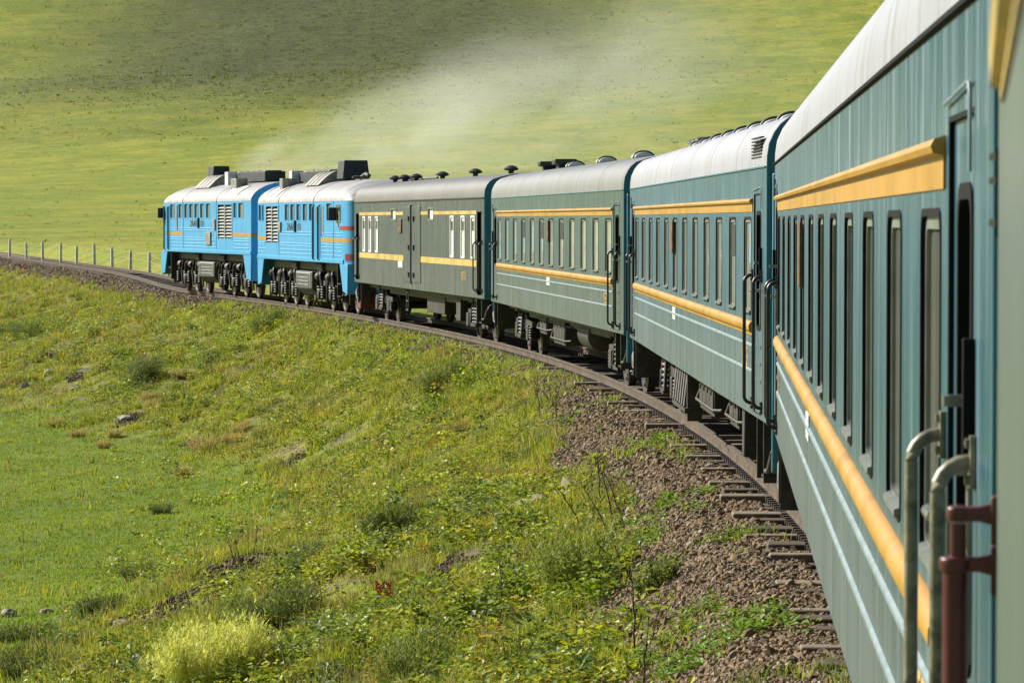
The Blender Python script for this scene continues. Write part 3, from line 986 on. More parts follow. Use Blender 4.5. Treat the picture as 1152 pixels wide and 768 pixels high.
    if board:
        bx = {'A': 14.4, 'B': 13.15, 'C': 11.5}[key]
        bm_ = MB().loft([[(bx + .26 * q, HALF + .008 + o_, 2.62 + .42 * t) for q, t in ((-1, 0), (1, 0), (1, 1), (-1, 1))] for o_ in (0, .022)])
        bm_.box(bx - .24, bx - .20, HALF + .001, HALF + .0075, 2.62, 3.0).box(bx + .20, bx + .24, HALF + .001, HALF + .0075, 2.62, 3.0)
        bm_.build('destination_board', M['board'], root, bevel=.012)
        px = {'A': 13.06, 'B': 12.8, 'C': 11.36}[key]
        nb = MB().box(px - .27, px + .27, HALF + .001, HALF + .010, 1.72, 1.88).build('notice_plate', M['plate'], root)
        ln = MB()
        for k in range(4):
            ln.box(px - .22, px + .22 - .1 * (k % 3), HALF + .0105, HALF + .012, 1.85 - .033 * k - .010, 1.85 - .033 * k)
        ln.build('notice_print', M['plate_dim'], nb)
    lettering('lettering', 'УБТЗ', .27, M['stencil'], root, (2.25, HALF + .003, 1.645), .002)
    lettering('lettering', '24', .20, M['stencil'], root, (L - 2.2, HALF + .003, 1.645), .002)
    under_gear(root, L, key)
    return root, L

A, LA = coach('A', 'nearest teal coach with a white roof and its door handrails close to the camera', 'paint_a', 'roof_white', 'handrail')
B, LB = coach('B', 'blue teal coach with a row of humped white vents along its white roof', 'paint_b', 'roof_white_b', 'handrail_dark', opened=(1,))
C, LC = coach('C', 'grey green coach with three dark half open windows and a grey roof', 'paint_c', 'roof_grey', 'handrail_dark', opened=(4, 6, 8))
for o in WIN.values():
    bpy.data.objects.remove(o)

# roof ventilators of the passenger coaches
def hump_vent(parent, x, y, z):
    m = MB()
    prof = [(y + math.cos(t) * .18, z + math.sin(t) * .105) for t in np.linspace(0, math.pi, 13)]
    m.prism(prof, x - .28, x + .28)
    v = m.build('roof_vent', M['vent_white'], parent, bevel=.02)
    prof2 = [(y + math.cos(t) * .20, z + math.sin(t) * .125) for t in np.linspace(0, math.pi, 13)]
    MB().tube([(x - .2, a, b) for a, b in prof2], .016, 6).build('vent_hoop', M['vent_dark'], v)
    return v
def copy_vent(v, parent, dx):
    c = v.copy(); COL.objects.link(c); c.parent = parent; c.location = (dx, 0, 0)
    for k in kids(v):
        q = k.copy(); COL.objects.link(q); q.parent = c
v = hump_vent(B, 1.6, .50, 4.195)
for i in range(1, 11):
    copy_vent(v, B, 2.0 * i)
v = hump_vent(C, 5.0, .50, 4.195)
for i in (1, 2):
    copy_vent(v, C, 5.2 * i)
mm = MB()
for q in (21.2, 22.0, 22.8):
    mm.lathe([(.05, 0), (.05, .10), (.14, .12), (.13, .16), (.05, .19), (0, .19)], (q, .5, 4.18), 'z', 12)
mm.build('roof_cowl', M['vent_dark'], B)
for q, w_ in ((18.6, .34), (21.6, .26)):
    mc = MB().box(q - w_ * .6, q + w_ * .6, .2, .5, 4.15, 4.30).box(q - w_, q + w_, .1, .6, 4.30, 4.42)
    mc.build('roof_chimney', M['vent_dark'], C, bevel=.02)

# underfloor equipment that shows
tk = MB().lathe([(0, -.95), (.22, -.93), (.31, -.86), (.31, .86), (.22, .93), (0, .95)], (8.6, .86, .80), 'x', 24)
tk.build('air_tank', M['dusty_steel'], C)
gear_box(C, 'battery_box', 11.2, 13.2, .5, 1.2, .48, .98, 'dusty_steel')
gear_box(B, 'battery_box', 10.2, 12.5, .55, 1.2, .55, .98, 'dusty_steel')
gear_box(A, 'battery_box', 10.2, 12.5, .55, 1.2, .55, .98, 'dusty_steel')
fm = MB()
for k in range(6):                                       # slanting springs and links of the far bogie of the second coach
    xx = 16.2 - k * .42
    fm.tube([(xx, 1.22, 1.0), (xx - .34, 1.30, .48)], .05, 6)
fm.box(13.8, 16.4, 1.20, 1.30, .96, 1.04).box(13.5, 16.0, 1.24, 1.34, .42, .48).box(13.55, 13.68, 1.1, 1.3, .30, 1.0)
fm.build('cooling_rack', M['dusty_steel'], B)
MB().box(4.9, 5.15, 1.15, 1.30, .42, 1.08).box(4.9, 5.1, -.2, 1.15, .42, .55).build('generator_hanger', M['dusty_steel'], B, bevel=.02)
for rt in (A, B, C):
    gear_box(rt, 'equipment_box', 15.0 if rt is not B else 7.2, 16.3 if rt is not B else 8.4, .6, 1.15, .58, .98, 'dusty_steel')

# ------------------------------------------------------------------ baggage van
def baggage_van():
    (x, y), h, L = car_origin('D')
    root = thing('baggage_van', 'olive grey baggage van with a wide double door and flat yellow bands', 'baggage car', (x, y, 0), h)
    wins = [1.6, 3.08, 4.75, 18.35, 19.75, 21.05]
    holes = [(c - .27, c + .27, 2.10, 3.14) for c in wins] + [(.35, 1.0, 1.2, 3.25), (L - 1.0, L - .35, 1.2, 3.25)]
    holes += [(14.5, 15.4, 3.06, 3.36), (7.75, 8.65, 3.06, 3.36)]
    m = MB()
    wall_with_openings(m, L, HALF, 1.12, 3.60, holes)
    for xx in (0, L):
        m.quad((xx, -HALF, 1.12), (xx, HALF, 1.12), (xx, HALF, 3.6), (xx, -HALF, 3.6))
    m.quad((0, -HALF, 1.12), (L, -HALF, 1.12), (L, -HALF, 3.6), (0, -HALF, 3.6))
    m.quad((0, -HALF, 1.12), (L, -HALF, 1.12), (L, HALF, 1.12), (0, HALF, 1.12))
    m.build('body', M['paint_d'], root)
    rp = [(yy, zz + .035 * (1 - (zz - 3.56) / .7)) for yy, zz in ROOF_PROF]
    rm = MB().loft([[(q, yy, zz) for yy, zz in rp] for q in np.linspace(0, L, 24)], close=False, cap=False)
    for xx in (0, L):
        i = len(rm.v)
        rm.v += [(xx, yy, zz) for yy, zz in rp]
        rm.f.append(tuple(range(i, i + len(rp))))
    ro = rm.build('roof', M['roof_dull'], root)
    MB().prism([(HALF + .001, 3.60), (HALF + .03, 3.61), (HALF + .03, 3.58), (HALF + .001, 3.575)], .02, L - .02).build('gutter', M['vent_dark'], root)
    for xx, e in ((0, -1), (L, 1)):
        a, b = sorted((xx, xx + e * .012))
        pr = [(-HALF, 1.1), (HALF, 1.1)] + [(yy * .999, zz - .012) for yy, zz in rp]
        MB().prism(pr, a + (.002 if e > 0 else 0), b - (0 if e > 0 else .002)).build('end_wall', M['end_paint'], root)
        gangway(root, xx + e * .014, e)
    for a, b, z0, z1 in ((1.1, 7.72, 3.19, 3.28), (8.68, 14.47, 3.19, 3.28), (15.43, L - 1.1, 3.19, 3.28), (1.1, 10.95, 1.89, 2.05), (12.2, L - 1.1, 1.89, 2.05)):
        MB().box(a, b, HALF + .001, HALF + .006, z0, z1).build('yellow_band', M['yellow_pale'], root)
    for c in wins:
        w = ring(.58, 1.08, .04, .48, .98, .03, -.03, .012).build('window', M['plate'], root, loc=(c, HALF, 2.62))
        MB().box(-.27, .27, -.03, -.02, -.52, .52).build('pane', M['plate'], w)
        MB().box(-.20, .20, -.019, -.015, .16, .40).build('pane_gap', M['pane_dark'], w)
    for c in (14.95, 8.2):
        w = ring(.96, .36, .03, .86, .26, .02, -.06, .010).build('vent_window', M['alu'], root, loc=(c, HALF, 3.21))
        MB().box(-.45, .45, -.05, -.04, -.15, .15).build('pane', M['plate'], w)
    # loading door: two leaves with a dark centre post, hinges and bolts
    for a, b in ((9.9, 11.50), (11.62, 13.0)):
        d = MB().box(a, b, HALF + .002, HALF + .018, 1.32, 3.42)
        o = d.build('loading_door', M['paint_d'], root, bevel=.005)
        MB().box(a + .1, b - .1, HALF + .0185, HALF + .0215, 1.89, 2.05).build('band', M['paint_d'], o)
        hx = b - .25 if a > 11 else a + .5
        for z in (1.52, 2.28, 3.08):
            xx = (11.95 if a > 11 else 11.1)
            MB().box(xx - .12, xx + .12, HALF + .019, HALF + .06, z - .06, z + .07).build('hinge', M['vent_dark'], o)
    MB().box(11.50, 11.62, HALF + .002, HALF + .05, 1.28, 3.46).build('door_post', M['vent_dark'], root)
    MB().box(13.3, 13.85, HALF + .01, HALF + .04, 2.68, 3.08).build('destination_board', M['board'], root, bevel=.012)
    nb = MB().box(13.2, 14.0, HALF + .007, HALF + .014, 1.70, 1.88).build('notice_plate', M['plate'], root)
    ln = MB()
    for k in range(3):
        ln.box(13.3, 13.9 - .1 * k, HALF + .0145, HALF + .016, 1.84 - .045 * k - .012, 1.84 - .045 * k)
    ln.build('notice_print', M['plate_dim'], nb)
    for q in (.35, L - 1.0):
        d = MB().box(q, q + .65, HALF - .14, HALF - .09, 1.2, 3.25).build('door', M['paint_d'], root)
        MB().box(q + .15, q + .5, HALF - .0895, HALF - .086, 2.1, 3.0).build('door_window', M['pane_dark'], d)
    for q in (.28, 1.1, L - .28, L - 1.1):
        add_handrail(root, q, M['handrail_dark'], 1.3, 2.5)
    lettering('lettering', 'УБТЗ', .27, M['stencil'], root, (3.0, HALF + .003, 1.62), .002)
    under_gear(root, L, 'D')
    MB().box(4.95, 5.6, .95, 1.28, .42, 1.02).build('equipment_box', M['dusty_steel'], root, bevel=.02)
    MB().box(8.2, 11.2, .3, 1.15, .50, .98).build('battery_box', M['black_steel'], root, bevel=.02)
    lad = MB()
    for q in (13.15, 13.5):
        lad.tube([(q, 1.36, 1.08), (q, 1.38, .45)], .02, 6)
    for z in (.5, .75, 1.0):
        lad.tube([(13.15, 1.375, z), (13.5, 1.375, z)], .018, 6)
    lad.build('ladder', M['dusty_steel'], root)
    MB().prism([(.75, .28), (1.42, .28), (1.42, .62), (.75, .62)], L - .55, L + .35).build('guard_box', simple('red_guard', (.13, .03, .028), .6), root, bevel=.03)
    prof = [(.07, -.05), (.07, .06), (.17, .08), (.19, .12), (.12, .17), (.05, .20), (0, .20)]
    for q, yy in ((2.2, .45), (7.4, .45), (12.8, .45), (17.6, .45), (18.6, .3), (19.6, .5), (20.6, .3), (21.8, .45)):
        MB().lathe(prof, (q, yy, 4.22), 'z', 14).build('roof_vent', M['vent_dark'], root)
    MB().tube([(15.8, .1, 4.28), (22.5, .1, 4.28)], .035, 6).build('roof_pipe', M['vent_dark'], root)
baggage_van()

# ------------------------------------------------------------------ the photographer's own coach, close on the right
def own_coach():
    L = 23.6
    h = R(8.0)
    fx, fy = .820, 5.62
    sx, sy = fx - L * math.sin(h), fy - L * math.cos(h)
    root = thing('passenger_coach', 'coach close beside the camera with a dark red bracketed pipe on its end', 'railway coach',
                 (sx + HALF * math.cos(h), sy - HALF * math.sin(h), 0), h, 'coaches of the train')
    m = MB()
    rr = rrect(.05, .05, .024, 4)
    prof = [(0, -HALF), (0, HALF)]
    m.quad((0, HALF, 1.1), (L - .03, HALF, 1.1), (L - .03, HALF, 3.56), (0, HALF, 3.56))
    m.loft([[(L - .03 + .03 * math.sin(t), HALF - .03 + .03 * math.cos(t), z) for t in np.linspace(0, math.pi / 2, 5)] for z in (1.1, 3.56)], close=False, cap=False)
    m.quad((L, HALF - .03, 1.1), (L, -HALF, 1.1), (L, -HALF, 3.56), (L, HALF - .03, 3.56))
    m.quad((0, -HALF, 1.1), (L, -HALF, 1.1), (L, -HALF, 3.56), (0, -HALF, 3.56))
    m.quad((0, -HALF, 1.1), (0, HALF, 1.1), (0, HALF, 3.56), (0, -HALF, 3.56))
    m.quad((0, -HALF, 1.1), (L, -HALF, 1.1), (L, HALF, 1.1), (0, HALF, 1.1))
    m.build('body', M['paint_o'], root)
    rm = MB().loft([[(q, yy * .999, zz + .002) for yy, zz in ROOF_PROF] for q in np.linspace(0, L, 8)], close=False, cap=False)
    for xx in (0, L):
        i = len(rm.v)
        rm.v += [(xx, yy * .999, zz + .002) for yy, zz in ROOF_PROF]
        rm.f.append(tuple(range(i, i + len(ROOF_PROF))))
    rm.build('roof', M['roof_white'], root)
    b = MB().box(1.4, L - 1.36, HALF + .001, HALF + .006, 3.20, 3.30)
    b.prism([(HALF + .006, 3.215), (HALF + .018, 3.22), (HALF + .020, 3.255), (HALF + .014, 3.285), (HALF + .006, 3.29)], 1.4, L - 1.36)
    b.build('upper_band', M['yellow_pale'], root)
    MB().box(L - .055, L - .02, HALF - .028, HALF + .004, 3.02, 3.17).build('end_hinge', M['rubber'], root)
    hm = MB()
    for z in (3.045, 3.115, 3.155):
        hm.box(L - .05, L - .025, HALF + .005, HALF + .016, z - .006, z + .006)
    hm.build('hinge_pin', M['steel_bare'], root)
    # dark red pipe carried by two brackets on the coach end
    px, py = L - .10, HALF + .068
    pm = MB().tube([(px, py, 1.25), (px, py, 2.475)], .0215, 16).tube([(px, py - .004, 2.475), (px, py - .004, 2.545)], .0145, 14)
    p = pm.build('grab_pole', M['red_rail'], root)
    for z, r_ in ((2.478, .026), (2.562, .018)):
        bk = MB()
        bk.loft([[(px + a, yy, z + c * w) for a, c in ((-.014, -.012), (.014, -.012), (.014, .012), (-.014, .012))] for yy, w in ((HALF + .002, 1.6), (HALF + .03, 1.0), (py, 1.0))])
        bk.lathe([(0, -.014), (r_, -.012), (r_ + .002, 0), (r_, .012), (0, .014)], (px, py - (.004 if z > 2.5 else 0), z), 'z', 16)
        bk.box(px - .02, px + .02, HALF - .004, HALF + .010, z - .05, z + .03)
        bk.build('bracket', M['red_rail'], p, bevel=.003)
    under_gear(root, L, 'O')
    return root
own_coach()

# ------------------------------------------------------------------ locomotives
def loco(key, label, S, z_lift, feat):
    """One section of the twin diesel locomotive. Local x runs from its rear (coupled end) to its cab; S is the side the camera sees."""
    (cx0, cy0), h, L = car_origin(key)
    if S < 0:                                            # the cab points back along the train
        pos = (cx0 + L * math.sin(h), cy0 + L * math.cos(h), z_lift)
        root = thing('diesel_locomotive', label, 'locomotive', pos, h + math.pi, 'blue locomotive sections')
    else:
        root = thing('diesel_locomotive', label, 'locomotive', (cx0, cy0, z_lift), h, 'blue locomotive sections')
    def fin(mb):
        if S < 0:
            mb.v = [(x, -y, z) for x, y, z in mb.v]
        return mb
    def put(mb, name, mat, parent=None, **k):
        if 'loc' in k:
            k['loc'] = (k['loc'][0], k['loc'][1] * S, k['loc'][2])
        return fin(mb).build(name, mat, parent or root, **k)
    ZS, ZE, XN = 1.62, 3.62, 16.2
    RP = [(1.53, ZE), (1.515, 3.73), (1.46, 3.86), (1.35, 4.00), (1.18, 4.14), (.95, 4.265), (.65, 4.37), (.33, 4.425), (0, 4.44)]
    RP = [(y, ZE + (z - ZE) * .88) for y, z in RP]
    APEX = RP[-1][1]
    RP = RP + [(-y, z) for y, z in RP[-2::-1]]
    holes = [(a, b, 2.99, 3.57) for a, b in feat['wins']] + [(feat['louvre'][0], feat['louvre'][1], 2.22, 3.50)]
    m = MB()
    wall_with_openings(m, XN, HALF, ZS, ZE, holes)
    m.quad((0, -HALF, ZS), (XN, -HALF, ZS), (XN, -HALF, ZE), (0, -HALF, ZE))
    m.quad((0, -HALF, ZS), (0, HALF, ZS), (0, HALF, ZE), (0, -HALF, ZE))
    m.quad((0, -HALF, ZS), (L, -HALF, ZS), (L, HALF, ZS), (0, HALF, ZS))
    ns = [(XN, 1.0), (16.45, .985), (16.65, .95), (16.8, .89), (16.88, .82)]
    for sgn in (-1, 1):
        m.loft([[(x, sgn * HALF * w, ZS), (x, sgn * HALF * w, ZE)] for x, w in ns], close=False, cap=False)
    m.quad((L, -HALF * .82, ZS), (L, HALF * .82, ZS), (L, HALF * .82, ZE), (L, -HALF * .82, ZE))
    # the rear bulkhead above the eaves
    i = len(m.v)
    m.v += [(0, y, z) for y, z in RP]
    m.f.append(tuple(range(i, i + len(RP))))
    # sheet metal ridges on the lower sides, and the sill lip
    x0 = feat['ridge'][0]
    for z in (1.86, 1.99, 2.12, 2.21, 2.50, 2.59):
        for a, b in feat['ridge_runs']:
            if z < 2.28 or a > feat['louvre'][1] - .1:
                m.prism([(HALF, z - .022), (HALF + .016, z - .004), (HALF + .016, z + .004), (HALF, z + .022)], a, b)
    m.prism([(HALF, ZS), (HALF + .03, ZS + .01), (HALF + .03, ZS + .12), (HALF, ZS + .14)], 0, XN)
    for xx in feat['seams']:
        m.prism([(HALF, 1.78), (HALF + .012, 1.78), (HALF + .012, ZE), (HALF, ZE)], xx, xx + .04)
    put(m, 'body', M['loco_blue'])
    # roof with its curved brow over the cab
    drop = [(0, 0), (3, 0), (6, 0), (9, 0), (12, 0), (14.9, 0), (15.7, .05), (16.2, .14), (16.55, .27), (16.77, .43), (16.86, .57), (16.885, .70)]
    wid = lambda x: float(np.interp(x, [p[0] for p in ns], [p[1] for p in ns]))
    rings = []
    for x, d in drop:
        k = max(0.02, (APEX - ZE - d) / (APEX - ZE))
        rings.append([(x, y * wid(x) * (1.004), ZE + .004 + (z - ZE) * k) for y, z in RP])
    ro = put(MB().loft(rings, close=False, cap=False), 'roof', M['loco_roof'])
    sm = MB()
    for xx in feat['roof_seams']:
        sm.loft([[(q, y * s_, ZE + (z - ZE) * s_) for y, z in RP] for q, s_ in ((xx, 1.003), (xx, 1.012), (xx + .07, 1.012), (xx + .07, 1.003))], close=False, cap=False)
    put(sm, 'roof_seam', M['vent_dark'], ro)
    a = feat['hatch']
    hm = MB()
    idx = [2, 3, 4, 5]
    for q0, q1 in ((a, a + 1.1), (a + 1.25, a + 2.3)):
        hm.loft([[(q, RP[j][0] * 1.01, RP[j][1] + .012) for j in idx] for q in (q0, q1)], close=False, cap=False)
    put(hm, 'roof_hatch', M['plate'], ro)
    hm = MB()
    for q in (a - .05, a + 1.14, a + 2.33):
        hm.tube([(q, RP[j][0] * 1.012, RP[j][1] + .014) for j in range(2, 6)], .014, 5)
    put(hm, 'hatch_edge', M['vent_dark'], ro)
    # windows
    for a, b in feat['wins']:
        w = put(ring(b - a + .04, .62, .06, b - a - .03, .55, .04, -.09, .012), 'window', M['loco_blue'], loc=((a + b) / 2, HALF, 3.28))
        o = MB().box(-(b - a) / 2, (b - a) / 2, -.055, -.05, -.29, .29)
        put(o, 'pane', M['pane_loco'], w)
    # louvre
    a, b = feat['louvre']
    lm = MB().box(a, b, HALF - .10, HALF - .09, 2.22, 3.50)
    lo = put(lm, 'louvre', M['dark_int'])
    lm = MB()
    n = 10
    for k in range(n):
        z = 2.26 + 1.22 * k / n
        for c, d in ((a + .04, (a + b) / 2 - .05), ((a + b) / 2 + .05, b - .04)):
            lm.loft([[(x, HALF - .07, z + .050), (x, HALF - .065, z + .058), (x, HALF + .012, z + .012), (x, HALF + .008, z)] for x in (c, d)])
    lm.box(a - .04, a + .02, HALF + .002, HALF + .02, 2.18, 3.54).box(b - .02, b + .04, HALF + .002, HALF + .02, 2.18, 3.54)
    lm.box((a + b) / 2 - .04, (a + b) / 2 + .04, HALF - .06, HALF + .02, 2.22, 3.50)
    put(lm, 'louvre_slats', M['slat'], lo)
    # cab door between two dark grab rails
    a, b = feat['door']
    d = put(MB().box(a, b, HALF + .002, HALF + .014, 1.72, 3.54), 'door', M['loco_blue'], bevel=.004)
    put(MB().box(a + .2, b - .2, HALF + .0145, HALF + .018, 2.95, 3.42), 'door_window', M['pane_loco'], d)
    for q in (a - .08, b + .08):
        put(MB().tube([(q, HALF, 3.5), (q, HALF + .07, 3.46), (q, HALF + .07, 1.74), (q, HALF, 1.70)], .035, 8), 'handrail', M['door_teal'])
    a = feat['grille']
    g = MB()
    for k in range(16):
        g.box(a, a + .36, HALF + .002, HALF + .016, 2.55 + k * .06, 2.585 + k * .06)
    put(g, 'grille', M['grille_grey'])
    put(MB().box(a - .10, a - .01, HALF + .002, HALF + .02, 2.5, 3.52), 'grille_post', M['door_teal'])
    # yellow band, red bands, lettering, boxes on the side
    for a, b in feat['bands']:
        bm_ = MB()
        if b > XN:
            bm_.loft([[(x, HALF * w + .004, 2.30), (x, HALF * w + .004, 2.43)] for x, w in [(a, 1.0)] + ns], close=False, cap=False)
        else:
            bm_.box(a, b, HALF + .002, HALF + .006, 2.30, 2.43)
        put(bm_, 'yellow_band', M['yellow'])
    put(MB().box(-.008, -.002, -HALF, HALF + .004, 2.30, 2.43), 'yellow_band', M['yellow'])
    for z0, z1, q in ((2.69, 2.82, 15.5), (1.72, 1.94, 16.45)):
        rb = MB()
        pts = [(q, 1.0)] + [p for p in ns if p[0] > q]
        rb.loft([[(x, HALF * w + .006, z0), (x, HALF * w + .006, z1)] for x, w in pts], close=False, cap=False)
        rb.quad((L + .006, HALF * .82, z0), (L + .006, -HALF * .82, z0), (L + .006, -HALF * .82, z1), (L + .006, HALF * .82, z1))
        put(rb, 'red_band', M['red'])
    t = lettering('lettering', '2М62 01', .36, M['loco_letter'], root, (feat['text'], S * (HALF + .004), 2.77), .008)
    t.scale = (2.15, 1, 1)
    if S < 0:
        t.rotation_euler = (R(90), 0, 0)
    put(MB().tube([(feat['text'] - .35 * S, HALF + .04, 3.0), (feat['text'] - .35 * S, HALF + .04, 2.60)], .04, 6), 'lamp_bracket', M['vent_dark'])
    for (a, b, z0, z1) in feat['boxes']:
        put(MB().box(a, b, HALF + .002, HALF + .06, z0, z1), 'side_box', M['grille_grey'], bevel=.01)
    # driver's side window and mirror
    a, b = feat['mirror']
    w = put(MB().box(a, b, HALF - .03, HALF + .012, 2.93, 3.50), 'driver_window', M['pane_dark'])
    put(MB().box(a + .42, b - .04, HALF + .0125, HALF + .016, 2.96, 3.30), 'pane', M['pane_loco'], w)
    put(MB().box(a + .1, a + .2, HALF + .02, HALF + .28, 3.0, 3.42), 'mirror', M['vent_dark'], bevel=.02)
    # windscreens, headlamp and buffer beam on the cab front
    for s in (-1, 1):
        w = put(MB().box(L + .002, L + .02, *sorted((s * .12, s * 1.15)), 2.95, 3.52), 'windscreen', M['rubber'], bevel=.008)
        put(MB().box(L + .021, L + .024, *sorted((s * .19, s * 1.08)), 3.01, 3.46), 'pane', M['pane_dark'], w)
        put(MB().lathe([(.11, 0), (.12, .05), (.0, .06)], (L, s * .95, 2.05), 'x', 14), 'marker_lamp', M['steel_bare'])
    put(MB().lathe([(.20, -.3), (.20, .10), (.16, .12), (0, .10)], (L - .25, 0, 3.86), 'x', 18), 'headlamp', M['steel_bare'])
    # plough skirts at both ends
    for e, xx in ((-1, 0.0), (1, L)):
        sk = MB()
        for s in (-1, 1):
            y0, y1 = sorted((s * (HALF - .03), s * (HALF + .012)))
            P = [(xx - e * 1.35, ZS), (xx - e * 1.25, 1.52), (xx - e * .78, .74), (xx - e * .05, .66), (xx + e * .01, ZS)]
            sk.prism_y(P, y0, y1)
        sk.box(*sorted((xx - e * .06, xx + e * .012)), -HALF + .031, HALF - .031, .66, ZS - .002)
        put(sk, 'end_skirt', M['loco_blue'], bevel=.01)
        put(MB().box(*sorted((xx + e * .013, xx + e * .45)), -.17, .17, .92, 1.22), 'coupler', M['black_steel'], bevel=.03)
        put(MB().tube([(xx + e * .02, .7, 1.0), (xx + e * .3, .72, .75), (xx + e * .36, .6, .5)], .035, 8), 'brake_hose', M['hose'])
    # running gear
    put(MB().box(1.4, L - 1.4, -1.2, 1.2, 1.34, ZS - .005).box(1.0, L - 1.0, -.9, .9, 1.15, 1.34).box(1.3, 6.6, -.62, .62, .50, 1.14).box(10.3, 15.5, -.62, .62, .50, 1.14), 'underframe', M['black_steel'])
    for c in (3.95, 12.95):
        fr = MB()
        for s in (-1, 1):
            y0, y1 = sorted((s * 1.02, s * 1.14))
            fr.prism_y([(c - 2.9, .72), (c - 2.9, .98), (c - 1.6, 1.02), (c - 1.3, .86), (c + 1.3, .86), (c + 1.6, 1.02), (c + 2.9, .98), (c + 2.9, .72)], y0, y1)
            for q in (-2.9, -1.05, 1.05, 2.9):
                fr.tube([(c + q, s * 1.18, 1.30), (c + q + .05, s * 1.24, .85), (c + q - .12, s * 1.22, .30)], .045, 6)
                fr.lathe([(.14, -.22), (.15, .16), (.10, .22)], (c + q + .32, s * 1.20, 1.12), 'x', 12)
            for q in (-2.3, -.2, 1.9):
                fr.tube([(c + q, s * 1.22, 1.28), (c + q + .25, s * 1.28, 1.18), (c + q + .45, s * 1.26, .78)], .05, 7)
        bo = put(fr, 'bogie', M['dusty_steel'])
        for q in (-2.1, 0, 2.1):
            for s in (-1, 1):
                put(MB().lathe([(.12, .14), (.14, .05), (.44, .04), (.46, .065), (.525, .065), (.525, -.05), (.555, -.07), (.555, -.085), (.14, -.06)], (c + q, 0, .525), 'y', 26), 'wheel', M['wheel'], bo).location = (0, s * .765, 0)
                ab = MB().box(c + q - .20, c + q + .20, *sorted((s * 1.08, s * 1.32)), .36, .72).lathe([(.17, 0), (.17, .05), (0, .07)], (c + q, s * 1.31, .54), 'y', 14)
                put(ab, 'axle_box', M['dusty_steel'], bo, bevel=.015)
                for w in (-.34, .34):
                    pts = [(c + q + w + .10 * math.cos(t), s * 1.2 + .10 * math.sin(t), .42 + t / (2 * math.pi) * .085) for t in np.linspace(0, 2 * math.pi * 5, 60)]
                    put(MB().tube(pts, .028, 5), 'coil_spring', M['dusty_steel'], bo)
    tp = [(-1.40, 1.28), (-1.40, .70), (-1.15, .46), (1.15, .46), (1.40, .70), (1.40, 1.28)]
    tk = put(MB().prism(tp, 7.05, 10.0), 'fuel_tank', M['tank'], bevel=.03)
    pl = MB()
    for z in (.82, .94, 1.06):
        pl.box(7.3, 9.4, 1.402, 1.418, z, z + .02)
    pl.box(7.15, 7.2, 1.402, 1.42, .72, 1.26).box(9.75, 9.8, 1.402, 1.42, .72, 1.26).box(7.2, 9.75, 1.402, 1.42, 1.2, 1.24)
    put(pl, 'tank_straps', M['slat'], tk)
    for a in (5.9, 10.6):
        put(MB().lathe([(0, -.5), (.18, -.46), (.18, .46), (0, .5)], (a + .25, 1.15, 1.45), 'x', 14), 'air_tank', M['black_steel'])
    put(MB().box(L - 1.9, L - 1.4, 1.2, 1.5, .55, .58).box(L - 1.9, L - 1.4, 1.25, 1.5, .95, .98).box(L - 1.92, L - 1.88, 1.2, 1.5, .5, 1.6), 'step', M['dusty_steel'])
    # roof machinery
    r_ = feat['roofkit']
    a, b, w, z = r_['stack']
    st = MB().loft([[(q0, q1, z0) for q0, q1 in ((a - g_, -w - g_), (b + g_, -w - g_), (b + g_, w + g_), (a - g_, w + g_))] for z0, g_ in ((4.40, .06), (z, 0))])
    put(st, 'exhaust_stack', M['soot'], bevel=.02)
    a, b, w, z = r_['radiator']
    rk = MB().box(a, b, -w, w, 4.38, z)
    for q in np.arange(a + .5, b, 1.1):
        rk.lathe([(.38, z - .002), (.38, z + .03), (.34, z + .04), (0, z + .03)], (q, 0, 0), 'z', 16)
    put(rk, 'radiator_box', M['soot'], bevel=.02)
    a, b, y0, y1, z = r_['white_box']
    put(MB().box(a, b, y0, y1, 4.25, z), 'roof_box', M['vent_white'], bevel=.02)
    a, b, y0, y1, z = r_['small_box']
    put(MB().box(a, b, y0, y1, 4.1, z), 'roof_box', M['grille_grey'], bevel=.02)
    a, b, y0, y1 = r_['dome']
    dm = MB()
    P = [(y1 + (y0 - y1) * t, 4.20 + (r_['dome_z'] - 4.20) * math.sin(min(1, t * 1.25) * math.pi / 2)) for t in np.linspace(0, 1, 8)] + [(y0, 4.22)]
    dm.prism(P, a, b)
    for q in np.linspace(a, b, 5)[1:-1]:
        dm.prism([(y_ + .012, z_ + .012) for y_, z_ in P[:-1]] + [(y0, 4.23)], q - .03, q + .03)
    put(dm, 'intake_hood', M['grille_grey'])
    put(MB().tube([(12.9, .3, 4.40), (13.5, .25, 4.52), (14.0, .25, 4.46)], .07, 8), 'horn', M['vent_dark'])
    put(MB().lathe([(.16, 0), (.16, .06), (.06, .10)], (13.2, .5, 4.38), 'z', 12), 'roof_fan', M['vent_dark'])
    return root

run = [(5.95, 12.2), (12.6, 15.0)]
loco('E', 'blue locomotive section whose cab with red bands faces the baggage van', -1, .03, dict(
    wins=[(.22, .72), (.95, 1.25), (5.62, 6.36), (6.72, 7.46), (7.88, 8.58), (9.06, 9.76), (10.22, 10.92), (13.34, 14.12)], louvre=(1.78, 4.24),
    ridge=(5, 11), ridge_runs=[(4.5, 10.9), (12.4, 14.4), (14.6, 15.9), (.2, 1.5)], seams=[4.40, 11.05, 14.5], roof_seams=[4.3, 11.0], hatch=1.3,
    door=(11.30, 12.05), grille=12.5, bands=[(.0, 1.7), (12.35, 16.5)], text=7.4, boxes=[(4.55, 4.95, 2.62, 2.95)], mirror=(14.94, 15.72),
    roofkit=dict(stack=(9.6, 10.6, .40, 5.02), radiator=(2.5, 8.3, .45, 4.72), white_box=(2.0, 2.5, .3, .72, 4.78), small_box=(2.4, 3.0, .7, 1.15, 4.50), dome=(6.7, 9.3, .1, 1.05), dome_z=4.70)))
